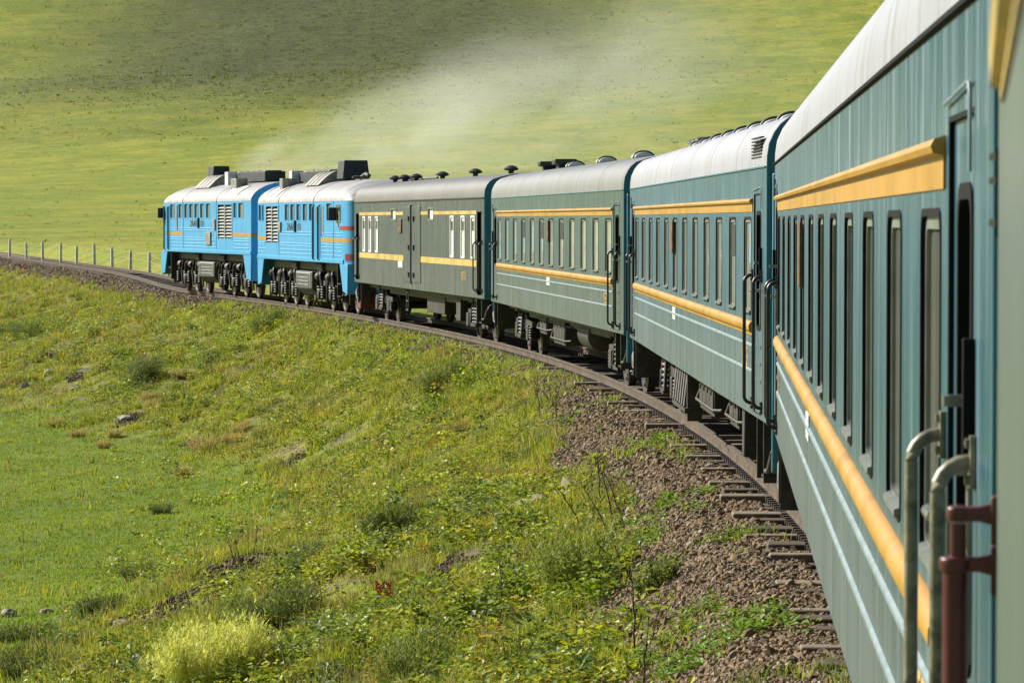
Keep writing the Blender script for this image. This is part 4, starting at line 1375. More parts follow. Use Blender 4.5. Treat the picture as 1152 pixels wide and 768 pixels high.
loco('F', 'leading blue locomotive section whose cab faces the open track', 1, .13, dict(
    wins=[(1.32, 2.12), (2.50, 2.98), (7.22, 7.92), (8.33, 9.03), (9.40, 10.10), (10.42, 11.12), (11.40, 12.08), (12.5, 13.25), (14.15, 14.95)], louvre=(3.26, 5.74),
    ridge=(6, 12), ridge_runs=[(6.2, 12.3), (12.5, 15.0), (.3, 3.0)], seams=[6.0, 12.28], roof_seams=[6.0, 12.4], hatch=2.6,
    door=(15.22, 15.85), grille=13.55, bands=[(.0, 3.16), (12.5, 16.5)], text=9.6, boxes=[(6.1, 6.5, 2.55, 2.95), (6.95, 7.85, 1.95, 2.44)], mirror=(16.05, 16.5),
    roofkit=dict(stack=(12.1, 13.1, .32, 5.10), radiator=(2.6, 8.3, .40, 4.76), white_box=(7.6, 8.2, .3, .72, 4.80), small_box=(4.2, 5.2, .7, 1.15, 4.50), dome=(9.7, 12.4, .1, 1.05), dome_z=4.72)))

# ------------------------------------------------------------------ fence beyond the track
fence_pts = [((q - 576) / F_PX * y, y) for q, y in ((-9, 248), (10.8, 240), (29.8, 232), (48.5, 224.5), (68.3, 217), (86, 210.5), (106.5, 204), (126.5, 198), (146.5, 193), (168, 188), (190, 184), (212, 180))]
fg = [float(z) for z in terrain([p[0] for p in fence_pts], [p[1] for p in fence_pts])[0]]
fence = thing('fence', 'line of pale concrete posts with thin wires on the grass beyond the track', 'fence', (*fence_pts[0], fg[0]))
fence.rotation_euler = (0, 0, 0)
M['post'] = simple('pale_fence_post', (0.62, 0.60, 0.50), 0.8, var=0.2, vscale=3)
M['wire'] = simple('fence_wire', (0.22, 0.21, 0.18), 0.5)
tops = []
for i, ((x, y), z) in enumerate(zip(fence_pts, fg)):
    hgt = 1.38 + .12 * math.sin(i * 2.3)
    lean = .04 * math.sin(i * 1.7)
    P = (x - fence_pts[0][0], y - fence_pts[0][1], z - fg[0])
    pm = MB().loft([[(P[0] + a * w + lean * t, P[1] + b * w, P[2] - .3 + t * (hgt + .3)) for a, b in [(math.cos(q), math.sin(q)) for q in np.linspace(0, 2 * math.pi, 10, endpoint=False)]] for t, w in ((0, .10), (.97, .085), (1, .06))])
    pm.build('post', M['post'], fence)
    tops.append((P[0] + lean, P[1], P[2], hgt))
for k in (.35, .65, .92):
    MB().tube([(x, y - .08, z + hgt * k) for x, y, z, hgt in tops], .006, 4).build('wire', M['wire'], fence)

# ------------------------------------------------------------------ ballast stones
_bm = bmesh.new()
bmesh.ops.create_icosphere(_bm, subdivisions=1, radius=1)
ICO_V = np.array([v.co[:] for v in _bm.verts]); ICO_F = np.array([[v.index for v in f.verts] for f in _bm.faces])
_bm.free()
def scatter_stones(px, py, pz, size, col):
    n = len(px)
    protos = []
    for k in range(24):
        V = ICO_V * (1 + rng.uniform(-.32, .32, (12, 1)))
        V = V * rng.uniform(.6, 1.15, 3) * np.array([1, 1, .75])
        q, _ = np.linalg.qr(rng.normal(size=(3, 3)))
        protos.append(V @ q.T)
    P = np.array(protos)[rng.integers(0, 24, n)]
    a = rng.uniform(0, 6.283, n); c, s = np.cos(a)[:, None], np.sin(a)[:, None]
    X = P[:, :, 0] * c - P[:, :, 1] * s; Y = P[:, :, 0] * s + P[:, :, 1] * c
    V = np.stack([X, Y, P[:, :, 2]], -1) * size[:, None, None] + np.stack([px, py, pz], -1)[:, None, :]
    F = ICO_F[None] + (np.arange(n) * 12)[:, None, None]
    return V.reshape(-1, 3), F.reshape(-1, 3), np.repeat(col, 12, 0)

def on_track_coords(n, y0, y1, d0, d1, power):
    """Random points beside the track: y range, lateral range, density falling with distance."""
    u = rng.random(n)
    if power:
        Y = (y0 ** (1 - power) + u * (y1 ** (1 - power) - y0 ** (1 - power))) ** (1 / (1 - power))
    else:
        Y = y0 + u * (y1 - y0)
    s = np.interp(Y, ty, ts)
    x, y, z, h = track_at(s)
    d = rng.uniform(d0, d1, n)
    return x - np.cos(h) * d, y + np.sin(h) * d, d

def tint_mat(name, rough, spec=0.2, trans=0.0):
    m, nt, p = new_mat(name)
    a = nt.node('ShaderNodeVertexColor', layer_name='tint')
    nt.set(p.inputs['Base Color'], a.outputs[0])
    p.inputs['Roughness'].default_value = rough
    p.inputs['Specular IOR Level'].default_value = spec
    if trans:
        t = nt.node('ShaderNodeBsdfTranslucent')
        nt.set(t.inputs[0], nt.mix(0.35, a.outputs[0], (0.31, 0.35, 0.03)))
        mx = nt.node('ShaderNodeMixShader')
        mx.inputs[0].default_value = trans
        nt.set(mx.inputs[1], p.outputs[0])
        nt.set(mx.inputs[2], t.outputs[0])
        nt.set(m.node_tree.nodes['Material Output'].inputs[0], mx.outputs[0])
    return m
M['stone'] = tint_mat('ballast_stone', 0.85)
M['blade'] = tint_mat('grass_blade', 0.6, 0.25, 0.45)
M['leaf'] = tint_mat('weed_leaf', 0.5, 0.35, 0.40)

X, Y, D = on_track_coords(130000, 17, 260, 1.0, 3.8, 1.3)
Zg, dd = terrain(X, Y)
keep = (rng.random(len(X)) < 1 - sstep(dd - gravel_edge(X, Y), -.4, .55))
X, Y, Zg = X[keep], Y[keep], Zg[keep]
sz = rng.uniform(.016, .042, len(X)) * (1 + (Y - 20) / 160) * np.where(rng.random(len(X)) < .03, 1.6, 1)
g = rng.uniform(.55, 1.25, (len(X), 1))
cs = np.where(rng.random((len(X), 1)) < .5, np.array([[.240, .168, .095]]), np.array([[.190, .146, .094]])) * g
cs = np.where(rng.random((len(X), 1)) < .06, np.array([[.34, .29, .22]]), cs)
V, F, C = scatter_stones(X, Y, Zg + sz * .25, sz, cs)
tag(np_mesh('ballast_gravel', V, F, M['stone'], C), 'brown broken stone ballast sloping down beside the rails', 'gravel', kind='stuff')

# ------------------------------------------------------------------ grass and weeds
def blades(px, py, pz, hgt, wid, lean, col, per, spread, jit=.25, tipmul=1.25):
    """Tufts of tapering bent blades: per blades at each point, three triangles a blade."""
    n = len(px) * per
    rep = lambda a: np.repeat(a, per)
    x, y, z = rep(px) + rng.normal(0, 1, n) * rep(spread), rep(py) + rng.normal(0, 1, n) * rep(spread), rep(pz)
    h = rep(hgt) * rng.uniform(.45, 1.15, n)
    w = rep(wid) * rng.uniform(.6, 1.3, n)
    a = rng.uniform(0, 6.283, n)
    l = rep(lean) * rng.uniform(.2, 1.3, n) * h
    b = rng.uniform(0, 6.283, n)
    dx, dy = np.cos(a), np.sin(a)
    wx, wy = np.cos(b) * w / 2, np.sin(b) * w / 2
    v = np.empty((n, 5, 3))
    v[:, 0] = np.stack([x - wx, y - wy, z - .03], -1)
    v[:, 1] = np.stack([x + wx, y + wy, z - .03], -1)
    mx, my, mz = x + dx * l * .35, y + dy * l * .35, z + h * .6
    v[:, 2] = np.stack([mx - wx * .8, my - wy * .8, mz], -1)
    v[:, 3] = np.stack([mx + wx * .8, my + wy * .8, mz], -1)
    v[:, 4] = np.stack([x + dx * l, y + dy * l, z + h], -1)
    i = (np.arange(n) * 5)[:, None]
    f = np.stack([i + [0, 1, 3], i + [0, 3, 2], i + [2, 3, 4]], 1).reshape(-1, 3)
    c = np.repeat(col, per, 0) * rng.uniform(1 - jit, 1 + jit, (n, 1))
    c5 = np.repeat(c[:, None, :], 5, 1)
    c5[:, 4] *= tipmul
    return v.reshape(-1, 3), f, np.clip(c5.reshape(-1, 3), 0, .6)

def leaves(px, py, pz, reach, hgt, size, col, per, jit=.3):
    """Low broad leaved plants: folded leaf blades set round each point."""
    n = len(px) * per
    rep = lambda a: np.repeat(a, per)
    a = rng.uniform(0, 6.283, n)
    r = rep(reach) * np.sqrt(rng.random(n))
    x, y = rep(px) + np.cos(a) * r, rep(py) + np.sin(a) * r
    z = rep(pz) + rep(hgt) * rng.uniform(.15, 1, n)
    s = rep(size) * rng.uniform(.6, 1.4, n)
    b = a + rng.normal(0, .7, n)
    t = rng.uniform(-.5, .75, n)
    u = np.stack([np.cos(b) * np.cos(t), np.sin(b) * np.cos(t), np.sin(t)], -1)
    w = np.stack([-np.sin(b), np.cos(b), rng.normal(0, .35, n)], -1)
    nn = np.cross(u, w)
    c0 = np.stack([x, y, z], -1)
    s_ = s[:, None]
    v = np.stack([c0 - u * s_, c0 + w * s_ * .62 + nn * s_ * .18, c0 + u * s_, c0 - w * s_ * .62 + nn * s_ * .18, c0 - u * s_ * .1], 1)
    i = (np.arange(n) * 5)[:, None]
    f = np.stack([i + [0, 4, 1], i + [4, 2, 1], i + [0, 3, 4], i + [4, 3, 2]], 1).reshape(-1, 3)
    c = np.repeat(col, per, 0) * rng.uniform(1 - jit, 1 + jit, (n, 1))
    return v.reshape(-1, 3), f, np.clip(np.repeat(c, 5, 0), 0, .6)

def join(parts):
    V, F, C, k = [], [], [], 0
    for v, f, c in parts:
        V.append(v); F.append(f + k); C.append(c); k += len(v)
    return np.concatenate(V), np.concatenate(F), np.concatenate(C)

STREAK = [ground_at(px, py) for px, py in ((150, 702), (175, 690), (200, 676), (225, 663), (245, 650), (290, 637))] + [ground_at(px, py) for px, py in ((85, 425), (110, 440), (140, 476), (150, 470), (510, 640), (430, 400), (60, 400), (330, 520), (215, 500))]
def off_bare(X, Y):
    k = np.ones(len(X))
    for i, (x, y, z) in enumerate(STREAK):
        k = np.minimum(k, .06 + sstep(((X - x) / .38) ** 2 + ((Y - y) / (.9 if i < 6 else 1.3)) ** 2 + (fbm(X, Y, .5, 93, 2) - .5) * 1.6, .5, 1.6))
    return k
PAL = np.array([[.270, .325, .022], [.46, .44, .045], [.410, .310, .085], [.090, .135, .022], [.190, .215, .070], [.34, .17, .055]])
def pick_cols(X, Y):
    a = fbm(X, Y, 2.4, 51); b = fbm(X, Y, .8, 55, 3); c = fbm(X, Y, 1.3, 58, 3)
    k = np.where(a < .48, 0, np.where(a < .63, 1, 2))
    k = np.where(b < .38, 3, np.where(b > .62, 4, k))
    k = np.where(c > .72, 5, k)
    k = np.where(rng.random(len(X)) < .3, rng.choice(5, len(X), p=[.34, .30, .10, .16, .10]), k)
    return PAL[k] * np.array([1.0, 1.02, 1.0]) * rng.uniform(.75, 1.25, (len(X), 1))

X, Y, D = on_track_coords(240000, 18, 250, 1.6, 13.5, 1.1)
Zg, dd = terrain(X, Y)
edge = gravel_edge(X, Y) - .1
thin = fbm(X, Y, 2.2, 61, 4)
keep = rng.random(len(X)) < sstep(dd - edge, -.15, .5) * np.clip(.34 + 2.4 * (thin - .27), .12, 1) * (1 - .97 * sstep(toe_of(dd, Y) + (fbm(X, Y, 6, 33) - .5) * .5, .78, 1.18))
keep &= (np.arctan2(X, Y) > R(-15)) & (np.arctan2(X, Y) < R(11.5))
X, Y, Zg, thin = X[keep], Y[keep], Zg[keep], thin[keep]
n = len(X)
clump = fbm(X, Y, .75, 67, 3)
k2 = rng.random(n) < off_bare(X, Y) * (.30 + .7 * sstep(clump, .36, .52))
X, Y, Zg, thin, clump = X[k2], Y[k2], Zg[k2], thin[k2], clump[k2]
n = len(X)
col = pick_cols(X, Y)
hg = rng.uniform(.05, .13, n) * (.5 + 1.9 * sstep(clump, .40, .70)) * (.6 + .8 * fbm(X, Y, 2.6, 63))
parts = [blades(X, Y, Zg, hg, np.full(n, .010) * (1 + Y / 110), np.full(n, .7), col, 8, np.full(n, .06))]
sel = rng.random(n) < .20                                # tall thin seeding stems
parts.append(blades(X[sel], Y[sel], Zg[sel], hg[sel] * 2.1, np.full(sel.sum(), .006) * (1 + Y[sel] / 110), np.full(sel.sum(), .4), np.tile([[.26, .235, .085]], (sel.sum(), 1)), 3, np.full(sel.sum(), .05)))
sel = rng.random(n) < .035                               # dry brown stalks standing among the grass
parts.append(blades(X[sel], Y[sel], Zg[sel], rng.uniform(.25, .6, sel.sum()), np.full(sel.sum(), .006) * (1 + Y[sel] / 110), np.full(sel.sum(), .25), np.tile([[.10, .07, .035]], (sel.sum(), 1)), 2, np.full(sel.sum(), .05), tipmul=1))
V, F, C = join(parts)
tag(np_mesh('bank_grass', V, F, M['blade'], C), 'yellow green grass growing over the slope of the bank', 'grass', kind='stuff')

# grass between ballast and rails in thin patches
X, Y, D = on_track_coords(16000, 22, 130, 1.05, 2.9, .9)
Zg, dd = terrain(X, Y)
pat = fbm(X, Y, 2.4, 71, 3)
keep = rng.random(len(X)) < .25 * sstep(pat, .62, .70) + .4 * sstep(Y, 58, 76)
X, Y, Zg = X[keep], Y[keep], Zg[keep]
n = len(X)
V, F, C = blades(X, Y, Zg, rng.uniform(.06, .20, n), np.full(n, .010) * (1 + Y / 110), np.full(n, .7), pick_cols(X, Y) * [.9, 1.1, .9], 7, np.full(n, .05))
tag(np_mesh('trackside_grass', V, F, M['blade'], C), 'thin green grass growing among the sleeper ends', 'grass', kind='stuff')

# meadow at the foot of the bank
X, Y, D = on_track_coords(165000, 34, 210, 5.5, 34, 1.2)
Zg, dd = terrain(X, Y)
keep = rng.random(len(X)) < sstep(toe_of(dd, Y) + (fbm(X, Y, 6, 33) - .5) * .5, .72, 1.05)
keep &= (np.arctan2(X, Y) > R(-15)) & (np.arctan2(X, Y) < R(11))
X, Y, Zg = X[keep], Y[keep], Zg[keep]
n = len(X)
mc = np.where((fbm(X, Y, 2.5, 75) < .5)[:, None], np.array([[.165, .265, .026]]), np.array([[.24, .31, .036]]))
V, F, C = blades(X, Y, Zg, rng.uniform(.025, .065, n), np.full(n, .012) * (1 + Y / 110), np.full(n, .8), mc, 7, np.full(n, .09))
tag(np_mesh('meadow_grass', V, F, M['blade'], C), 'short bright green meadow grass below the bank', 'grass', kind='stuff')

# tussocks over the far pasture, tinted dark in its painted shade belt
n = 120000
ra = np.exp(rng.uniform(math.log(165), math.log(1500), n)); aa = R(1) * rng.uniform(-12.5, 10, n)
X, Y = ra * np.sin(aa), ra * np.cos(aa)
Zg, dd = terrain(X, Y)
sm_ = shade_belt(X, Y, Y)
keep = (dd < -7) & (rng.random(n) < np.clip(.01 + .05 * sstep(fbm(X, Y, 22, 95, 4), .50, .66) + .75 * sm_, 0, 1))
X, Y, Zg, ra, sm_ = X[keep], Y[keep], Zg[keep], ra[keep], sm_[keep]
n = len(X)
pc = np.array([[.22, .28, .026], [.32, .34, .04], [.16, .21, .026], [.34, .31, .07]])[rng.choice(4, n, p=[.42, .34, .16, .08])]
shade_cols = np.array([[.05, .066, .024], [.09, .105, .035], [.14, .135, .05]])[rng.choice(3, n, p=[.5, .32, .18])]  # dark tufts that carry the painted hill shade
pc = np.where((rng.random(n) < sm_ * 1.1)[:, None], shade_cols, pc) * rng.uniform(.75, 1.2, (n, 1))
k_ = np.clip(ra / 480, .25, 2.2)
V, F, C = blades(X, Y, Zg, rng.uniform(.10, .34, n) * k_, rng.uniform(.10, .26, n) * k_, np.full(n, .8), pc, 4, .28 * k_)
tag(np_mesh('hill_tussocks', V, F, M['blade'], C), 'tussocky grass scattered over the far hill, tinted dark in its painted shade belt', 'grass', kind='stuff')

# broad leaved weeds in drifts, thickest along the foot of the ballast
X, Y, D = on_track_coords(24000, 18, 170, 1.9, 10.5, 1.1)
Zg, dd = terrain(X, Y)
drift = fbm(X, Y, 2.6, 81, 4)
keep = rng.random(len(X)) < (.06 + .94 * sstep(drift, .47, .60)) * (1 - .8 * sstep(toe_of(dd, Y), .5, 1.0)) * sstep(dd - gravel_edge(X, Y), -.5, .3)
X, Y, Zg = X[keep], Y[keep], Zg[keep]
kb = rng.random(len(X)) < off_bare(X, Y)
X, Y, Zg = X[kb], Y[kb], Zg[kb]
n = len(X)
lc = np.array([[.24, .34, .020], [.40, .42, .024], [.11, .18, .028], [.46, .40, .030]])[rng.choice(4, n, p=[.4, .3, .22, .08])]
V1 = leaves(X, Y, Zg, rng.uniform(.10, .26, n), rng.uniform(.10, .30, n), rng.uniform(.025, .055, n), lc, 16)
sel = rng.random(n) < .035
V2 = leaves(X[sel], Y[sel], Zg[sel], np.full(sel.sum(), .12), np.full(sel.sum(), .2), np.full(sel.sum(), .035), np.tile([[.42, .13, .03]], (sel.sum(), 1)), 8)
X2, Y2, _ = on_track_coords(1500, 22, 75, 1.3, 3.0, .8)
k2 = rng.random(1500) < sstep(fbm(X2, Y2, 1.9, 87, 3), .645, .70)
X2, Y2 = X2[k2], Y2[k2]
Z2, _ = terrain(X2, Y2)
V3 = leaves(X2, Y2, Z2, np.full(len(X2), .14), np.full(len(X2), .12), np.full(len(X2), .03), np.tile([[.17, .31, .025]], (len(X2), 1)), 22)
Xc, Yc, _ = on_track_coords(3000, 20, 150, 2.2, 9.0, 1.1)
Zc, dc = terrain(Xc, Yc)
kc = rng.random(3000) < sstep(dc - gravel_edge(Xc, Yc), -.1, .5) * (1 - .85 * sstep(toe_of(dc, Yc), .45, .95)) * (.15 + .85 * sstep(fbm(Xc, Yc, 3.5, 91, 3), .42, .58))
Xc, Yc, Zc = Xc[kc], Yc[kc], Zc[kc]
kb = rng.random(len(Xc)) < off_bare(Xc, Yc)
Xc, Yc, Zc = Xc[kb], Yc[kb], Zc[kb]
nc = len(Xc)
cc = np.array([[.24, .34, .022], [.43, .45, .026], [.085, .145, .026], [.14, .19, .07], [.36, .25, .03]])[rng.choice(5, nc, p=[.34, .26, .22, .12, .06])]
V4 = leaves(Xc, Yc, Zc, rng.uniform(.16, .38, nc), rng.uniform(.18, .50, nc), rng.uniform(.026, .054, nc), cc, 64)
V, F, C = join([V1, V2, V3, V4])
tag(np_mesh('broadleaf_weeds', V, F, M['leaf'], C), 'low leafy green weeds spread in drifts over the bank', 'weeds', kind='stuff')

# ------------------------------------------------------------------ single shrubs, stems, stones and litter on the bank
def local_mesh(name, V, F, C, mat, origin):
    o = np_mesh(name, V - np.array(origin), F, mat, C)
    o.location = origin
    return o

def shrub(px, py, w, hgt, cols, label, cat='shrub', n=200, wd=.008, lean=.55, spread=.33, leafy=0, group=None, bright=1.15):
    w, hgt = w * 1.3, hgt * 1.25
    """Feathery bush: stems fanned up from the root with fine leaflets on them; px, py is its foot in the photograph."""
    x, y, z = ground_at(px, py)
    stems = n
    cols = np.array(cols)
    a = rng.uniform(0, 6.283, stems); r = w * spread * np.sqrt(rng.random(stems))
    X, Y = x + np.cos(a) * r, y + np.sin(a) * r
    Z, _ = terrain(X, Y)
    out = rng.uniform(.2, 1.0, stems)
    hh = hgt * (1 - .35 * out) * rng.uniform(.75, 1.1, stems)
    dirx, diry = np.cos(a + rng.normal(0, .5, stems)), np.sin(a + rng.normal(0, .5, stems))
    reach = w * .34 * out
    parts = []
    # stems
    sv, sf, sc = [], [], []
    t = np.linspace(0, 1, 5)
    per = 22
    tt = rng.uniform(.15, 1.0, (stems, per))
    LX = X[:, None] + dirx[:, None] * reach[:, None] * tt ** 1.3
    LY = Y[:, None] + diry[:, None] * reach[:, None] * tt ** 1.3
    LZ = Z[:, None] + hh[:, None] * tt
    ci = rng.integers(0, len(cols), stems)
    lc = np.repeat(cols[ci], per, 0)
    m_ = stems * per
    b = rng.uniform(0, 6.283, m_)
    el = rng.uniform(.1, 1.3, m_)
    ln = rng.uniform(.5, 1.2, m_) * hgt * .11
    u = np.stack([np.cos(b) * np.cos(el), np.sin(b) * np.cos(el), np.sin(el)], -1) * ln[:, None]
    q = np.stack([-np.sin(b), np.cos(b), np.zeros(m_)], -1) * (wd * rng.uniform(.6, 1.4, m_))[:, None]
    c0 = np.stack([LX.ravel(), LY.ravel(), LZ.ravel()], -1)
    v = np.stack([c0 - q, c0 + q, c0 + u], 1).reshape(-1, 3)
    f = np.arange(m_ * 3).reshape(-1, 3)
    c = np.repeat(lc * rng.uniform(.65, 1.3, (m_, 1)), 3, 0)
    parts.append((v, f, c))
    # the stems as long blades
    d = np.stack([dirx * reach, diry * reach, hh], -1)
    base = np.stack([X, Y, Z - .02], -1)
    q = np.stack([-diry, dirx, np.zeros(stems)], -1) * wd * .7
    v = np.stack([base - q, base + q, base + d * .55 + [0, 0, 0], base + d], 1).reshape(-1, 3)
    i = (np.arange(stems) * 4)[:, None]
    f = np.stack([i + [0, 1, 2], i + [1, 3, 2]], 1).reshape(-1, 3)
    parts.append((v, f, np.repeat(cols[ci] * .7, 4, 0)))
    if leafy:
        k = rng.integers(0, m_, leafy)
        parts.append(leaves(c0[k, 0], c0[k, 1], c0[k, 2] - .02, np.full(leafy, .05), np.full(leafy, .05), np.full(leafy, .03), lc[k], 3))
    V, F, C = join(parts)
    C = C * bright
    o = local_mesh('shrub' if cat == 'shrub' else 'grass_tussock', V, F, np.clip(C, 0, .85), M['blade'], (x, y, z))
    return tag(o, label, cat, group)

OL = [(.13, .175, .035), (.175, .215, .05), (.10, .145, .035)]
DK = [(.085, .135, .03), (.115, .165, .04), (.075, .125, .04)]
GR = [(.12, .16, .08), (.15, .185, .09)]
YG = [(.22, .265, .05), (.27, .30, .07), (.17, .23, .045)]
PY = [(.62, .60, .13), (.68, .66, .20), (.46, .50, .10)]
DRY = [(.56, .42, .17), (.48, .36, .14), (.40, .36, .13)]
shrub(496, 443, .85, .62, OL, 'olive feathery shrub standing alone near the gravel edge below the first coaches', n=300, bright=.95)
shrub(436, 612, .62, .52, OL + DK, 'dark olive rounded shrub in the middle of the grassy slope', n=260, bright=.85)
shrub(163, 430, .95, .75, GR + DK, 'grey green shrub low on the far slope below the locomotives', n=260, bright=.8)
shrub(305, 712, .95, .50, DK, 'dark green shrub beside the pale yellow bush', n=320, bright=.8)
shrub(236, 790, 1.0, .78, PY, 'pale yellow feathery bush at the lower edge of the picture', n=600, bright=1.3)
shrub(648, 672, .72, .70, YG, 'soft yellow green shrub near the gravel with dead stems around it')
shrub(462, 775, .62, .50, OL + YG, 'green shrub cut by the lower edge of the picture right of the pale bush')
shrub(345, 640, .5, .34, GR, 'small grey green shrub above the dark shrub on the slope')
shrub(736, 668, .42, .30, DK + YG, 'small leafy shrub at the edge of the bare gravel', n=70, leafy=150)
shrub(30, 378, 1.2, .6, DK, 'dark shrub at the left edge of the bank below the empty track')
shrub(8, 376, .9, .5, DK + OL, 'dark shrub cut by the left edge of the picture under the empty track')
shrub(300, 372, 1.0, .6, OL, 'olive shrub just below the track in front of the locomotives', n=300)
shrub(375, 352, 1.3, .65, OL + YG, 'low olive shrub hiding the rail under the rear locomotive')
shrub(180, 578, .5, .2, DK, 'small dark tuft alone in the smooth meadow', cat='grass tussock', n=160)
shrub(155, 652, .62, .25, DK + OL, 'dark green tussock near the bottom of the meadow slope', cat='grass tussock', n=220)
for px, py, s in ((167, 452, .5), (170, 458, .42), (86, 492, .45), (127, 492, .4), (170, 463, .4), (262, 500, .55), (228, 508, .7), (60, 480, .4), (205, 535, .4), (270, 486, .5), (115, 505, .4), (200, 425, .45)):
    shrub(px, py, s, s * .55, DRY, 'small straw coloured dry tussock on the far part of the bank', cat='grass tussock', n=150, group='dry straw tussocks on the bank')
for px, py, w in ((20, 722, .9), (62, 735, .8), (110, 690, .6), (30, 752, .9)):
    shrub(px, py, w, .22, DK, 'low dark green clump among the stones in the lower left corner', cat='grass tussock', n=420, bright=.75, group='dark clumps in the lower left corner')

M['dead'] = simple('dead_stem', (0.05, 0.038, 0.026), 0.8, var=0.35, vscale=9)
M['dead_pale'] = simple('pale_dead_stem', (0.16, 0.10, 0.06), 0.8, var=0.35, vscale=9)
def dead_stem(px, py, hgt, lx, twigs, label, mat='dead', r0=.012):
    """Dry upright weed stalk with side twigs; lx is how far its tip leans to the right, in metres."""
    x, y, z = ground_at(px, py)
    m = MB()
    pts = [(lx * t ** 1.3 + random.uniform(-.012, .012), random.uniform(-.02, .02) * t, hgt * t) for t in np.linspace(0, 1, 8)]
    pts[0] = (0, 0, -.05)
    m.tube(pts, [r0 * (1 - .75 * k / 7) for k in range(8)], 5)
    for _ in range(twigs):
        k = random.uniform(.25, .95)
        i = min(6, int(k * 7)); f = k * 7 - i
        b = [pts[i][q] * (1 - f) + pts[i + 1][q] * f for q in range(3)]
        a = random.uniform(0, 6.28); ln = random.uniform(.06, .2) * hgt
        tip = (b[0] + math.cos(a) * ln * .6, b[1] + math.sin(a) * ln * .6, b[2] + ln)
        mid = (b[0] + math.cos(a) * ln * .4, b[1] + math.sin(a) * ln * .4, b[2] + ln * .4)
        m.tube([b, mid, tip], [.005, .004, .002], 4)
        if random.random() < .6:
            m.lathe([(0, -.02), (.010, 0), (0, .03)], tip, 'z', 5)
    o = m.build('dead_stem', M[mat], loc=(x, y, z))
    return tag(o, label, 'dead plant stem')
dead_stem(690, 588, .85, -.22, 16, 'dark branching dead stalk standing at the gravel edge, tallest of its clump')
dead_stem(702, 596, .70, -.25, 12, 'dead stalk leaning left beside the tallest dark stalk at the gravel edge')
dead_stem(676, 575, .95, -.06, 10, 'thin straight dead stalk rising in front of the gravel slope')
dead_stem(655, 600, .72, -.42, 8, 'long bare stalk bent far over to the left across the weeds')
dead_stem(700, 640, 1.0, -.50, 6, 'long curved bare stalk lying over the soft yellow green shrub')
dead_stem(566, 690, .62, -.06, 6, 'single thin dark stalk standing alone in the leafy weeds')
dead_stem(716, 745, .85, -.05, 14, 'dark dead stalk standing at the bottom beside bare gravel')
dead_stem(724, 775, .55, .04, 10, 'short dead stalk at the very bottom edge of the gravel')
dead_stem(268, 646, .55, -.05, 9, 'brown forked dead stalk standing on the slope over bare earth', 'dead_pale')
dead_stem(262, 640, .50, -.10, 8, 'brown dead stalk just left of the forked one over bare earth', 'dead_pale')
dead_stem(287, 622, .45, .03, 7, 'small brown dead stalk uphill of the forked one', 'dead_pale')
dead_stem(625, 480, .60, .02, 9, 'dark dead stalk below the wheels of the second coach from the front')
dead_stem(608, 470, .7, -.1, 9, 'slender dead stalk uphill at the top of the gravel slope')
dead_stem(540, 470, .5, .05, 6, 'slight dead stalk right of the lone olive shrub')
dead_stem(352, 470, .55, .02, 6, 'faint brown stalk in the middle of the far slope', 'dead_pale')

M['rock'] = simple('field_rock', (0.27, 0.255, 0.235), 0.85, var=0.35, vscale=7, bump=.02, dirt=(0.12, 0.1, 0.08))
M['rock_brown'] = simple('brown_rock', (0.23, 0.15, 0.10), 0.85, var=0.35, vscale=7, bump=.02)
def rock(px, py, w, label, mat='rock', flat=.65):
    x, y, z = ground_at(px, py)
    bm = bmesh.new()
    bmesh.ops.create_icosphere(bm, subdivisions=2, radius=.5)
    w *= 1.5
    sx = random.uniform(.75, 1.0); ph = [random.uniform(0, 6) for _ in range(6)]
    for v in bm.verts:
        c = v.co
        k = 1 + .18 * math.sin(c.x * 5 + ph[0]) + .16 * math.sin(c.y * 6 + ph[1] + c.z * 4) + .07 * math.sin(c.z * 13 + ph[2] + c.x * 9)
        v.co = Vector((c.x * k, c.y * k * sx, c.z * k * flat)) * w
        v.co.z += w * .12
    me = bpy.data.meshes.new('rock')
    bm.to_mesh(me); bm.free()
    me.materials.append(M[mat])
    o = bpy.data.objects.new('rock', me)
    COL.objects.link(o)
    o.location = (x, y, z)
    o.rotation_euler = (0, 0, random.uniform(0, 6))
    return tag(o, label, 'rock')
rock(8, 695, .18, 'grey rock at the left edge of the picture among dark clumps')
rock(52, 692, .15, 'small brown rock right of the grey one at the left edge', 'rock_brown')
rock(115, 735, .20, 'brown rock on bare earth near the lower left corner', 'rock_brown')
rock(92, 764, .22, 'pale rock at the bottom edge left of the pale yellow bush')
rock(138, 708, .20, 'brown rock at the foot of the bare earth streak', 'rock_brown')
rock(164, 712, .18, 'small brown rock right of the one at the foot of the earth streak', 'rock_brown')
rock(176, 714, .17, 'smallest brown rock beside the bare earth streak', 'rock_brown')
rock(56, 422, .34, 'pale rock on the far slope under the empty track, upper of a pair')
rock(27, 437, .26, 'pale rock on the far slope under the empty track, lower of a pair')
rock(85, 440, .30, 'flat grey rock on a bare patch of the far slope', flat=.4)
rock(140, 473, .34, 'flat grey rock beside straw tussocks on the far slope', flat=.35)
M['block'] = simple('broken_block', (0.30, 0.24, 0.17), 0.85, var=0.3, vscale=8)
def block(px, py, dims, rot, label):
    x, y, z = ground_at(px, py)
    dims = tuple(q * 1.5 for q in dims)
    m = MB().loft([[(a * dims[0] / 2 * k, b * dims[1] / 2 * k, c) for a, b in ((-1, -1), (1, -1), (1, 1), (-1, 1))] for c, k in ((-dims[2] / 2, 1), (dims[2] * .4, .97), (dims[2] / 2, .82))])
    o = m.build('broken_block', M['block'], bevel=.012, loc=(x, y, z + dims[2] * .35))
    o.rotation_euler = rot
    return tag(o, label, 'broken block')
block(596, 576, (.32, .16, .14), (.2, -.35, .3), 'brown broken block lying in the weeds beside orange leaves')
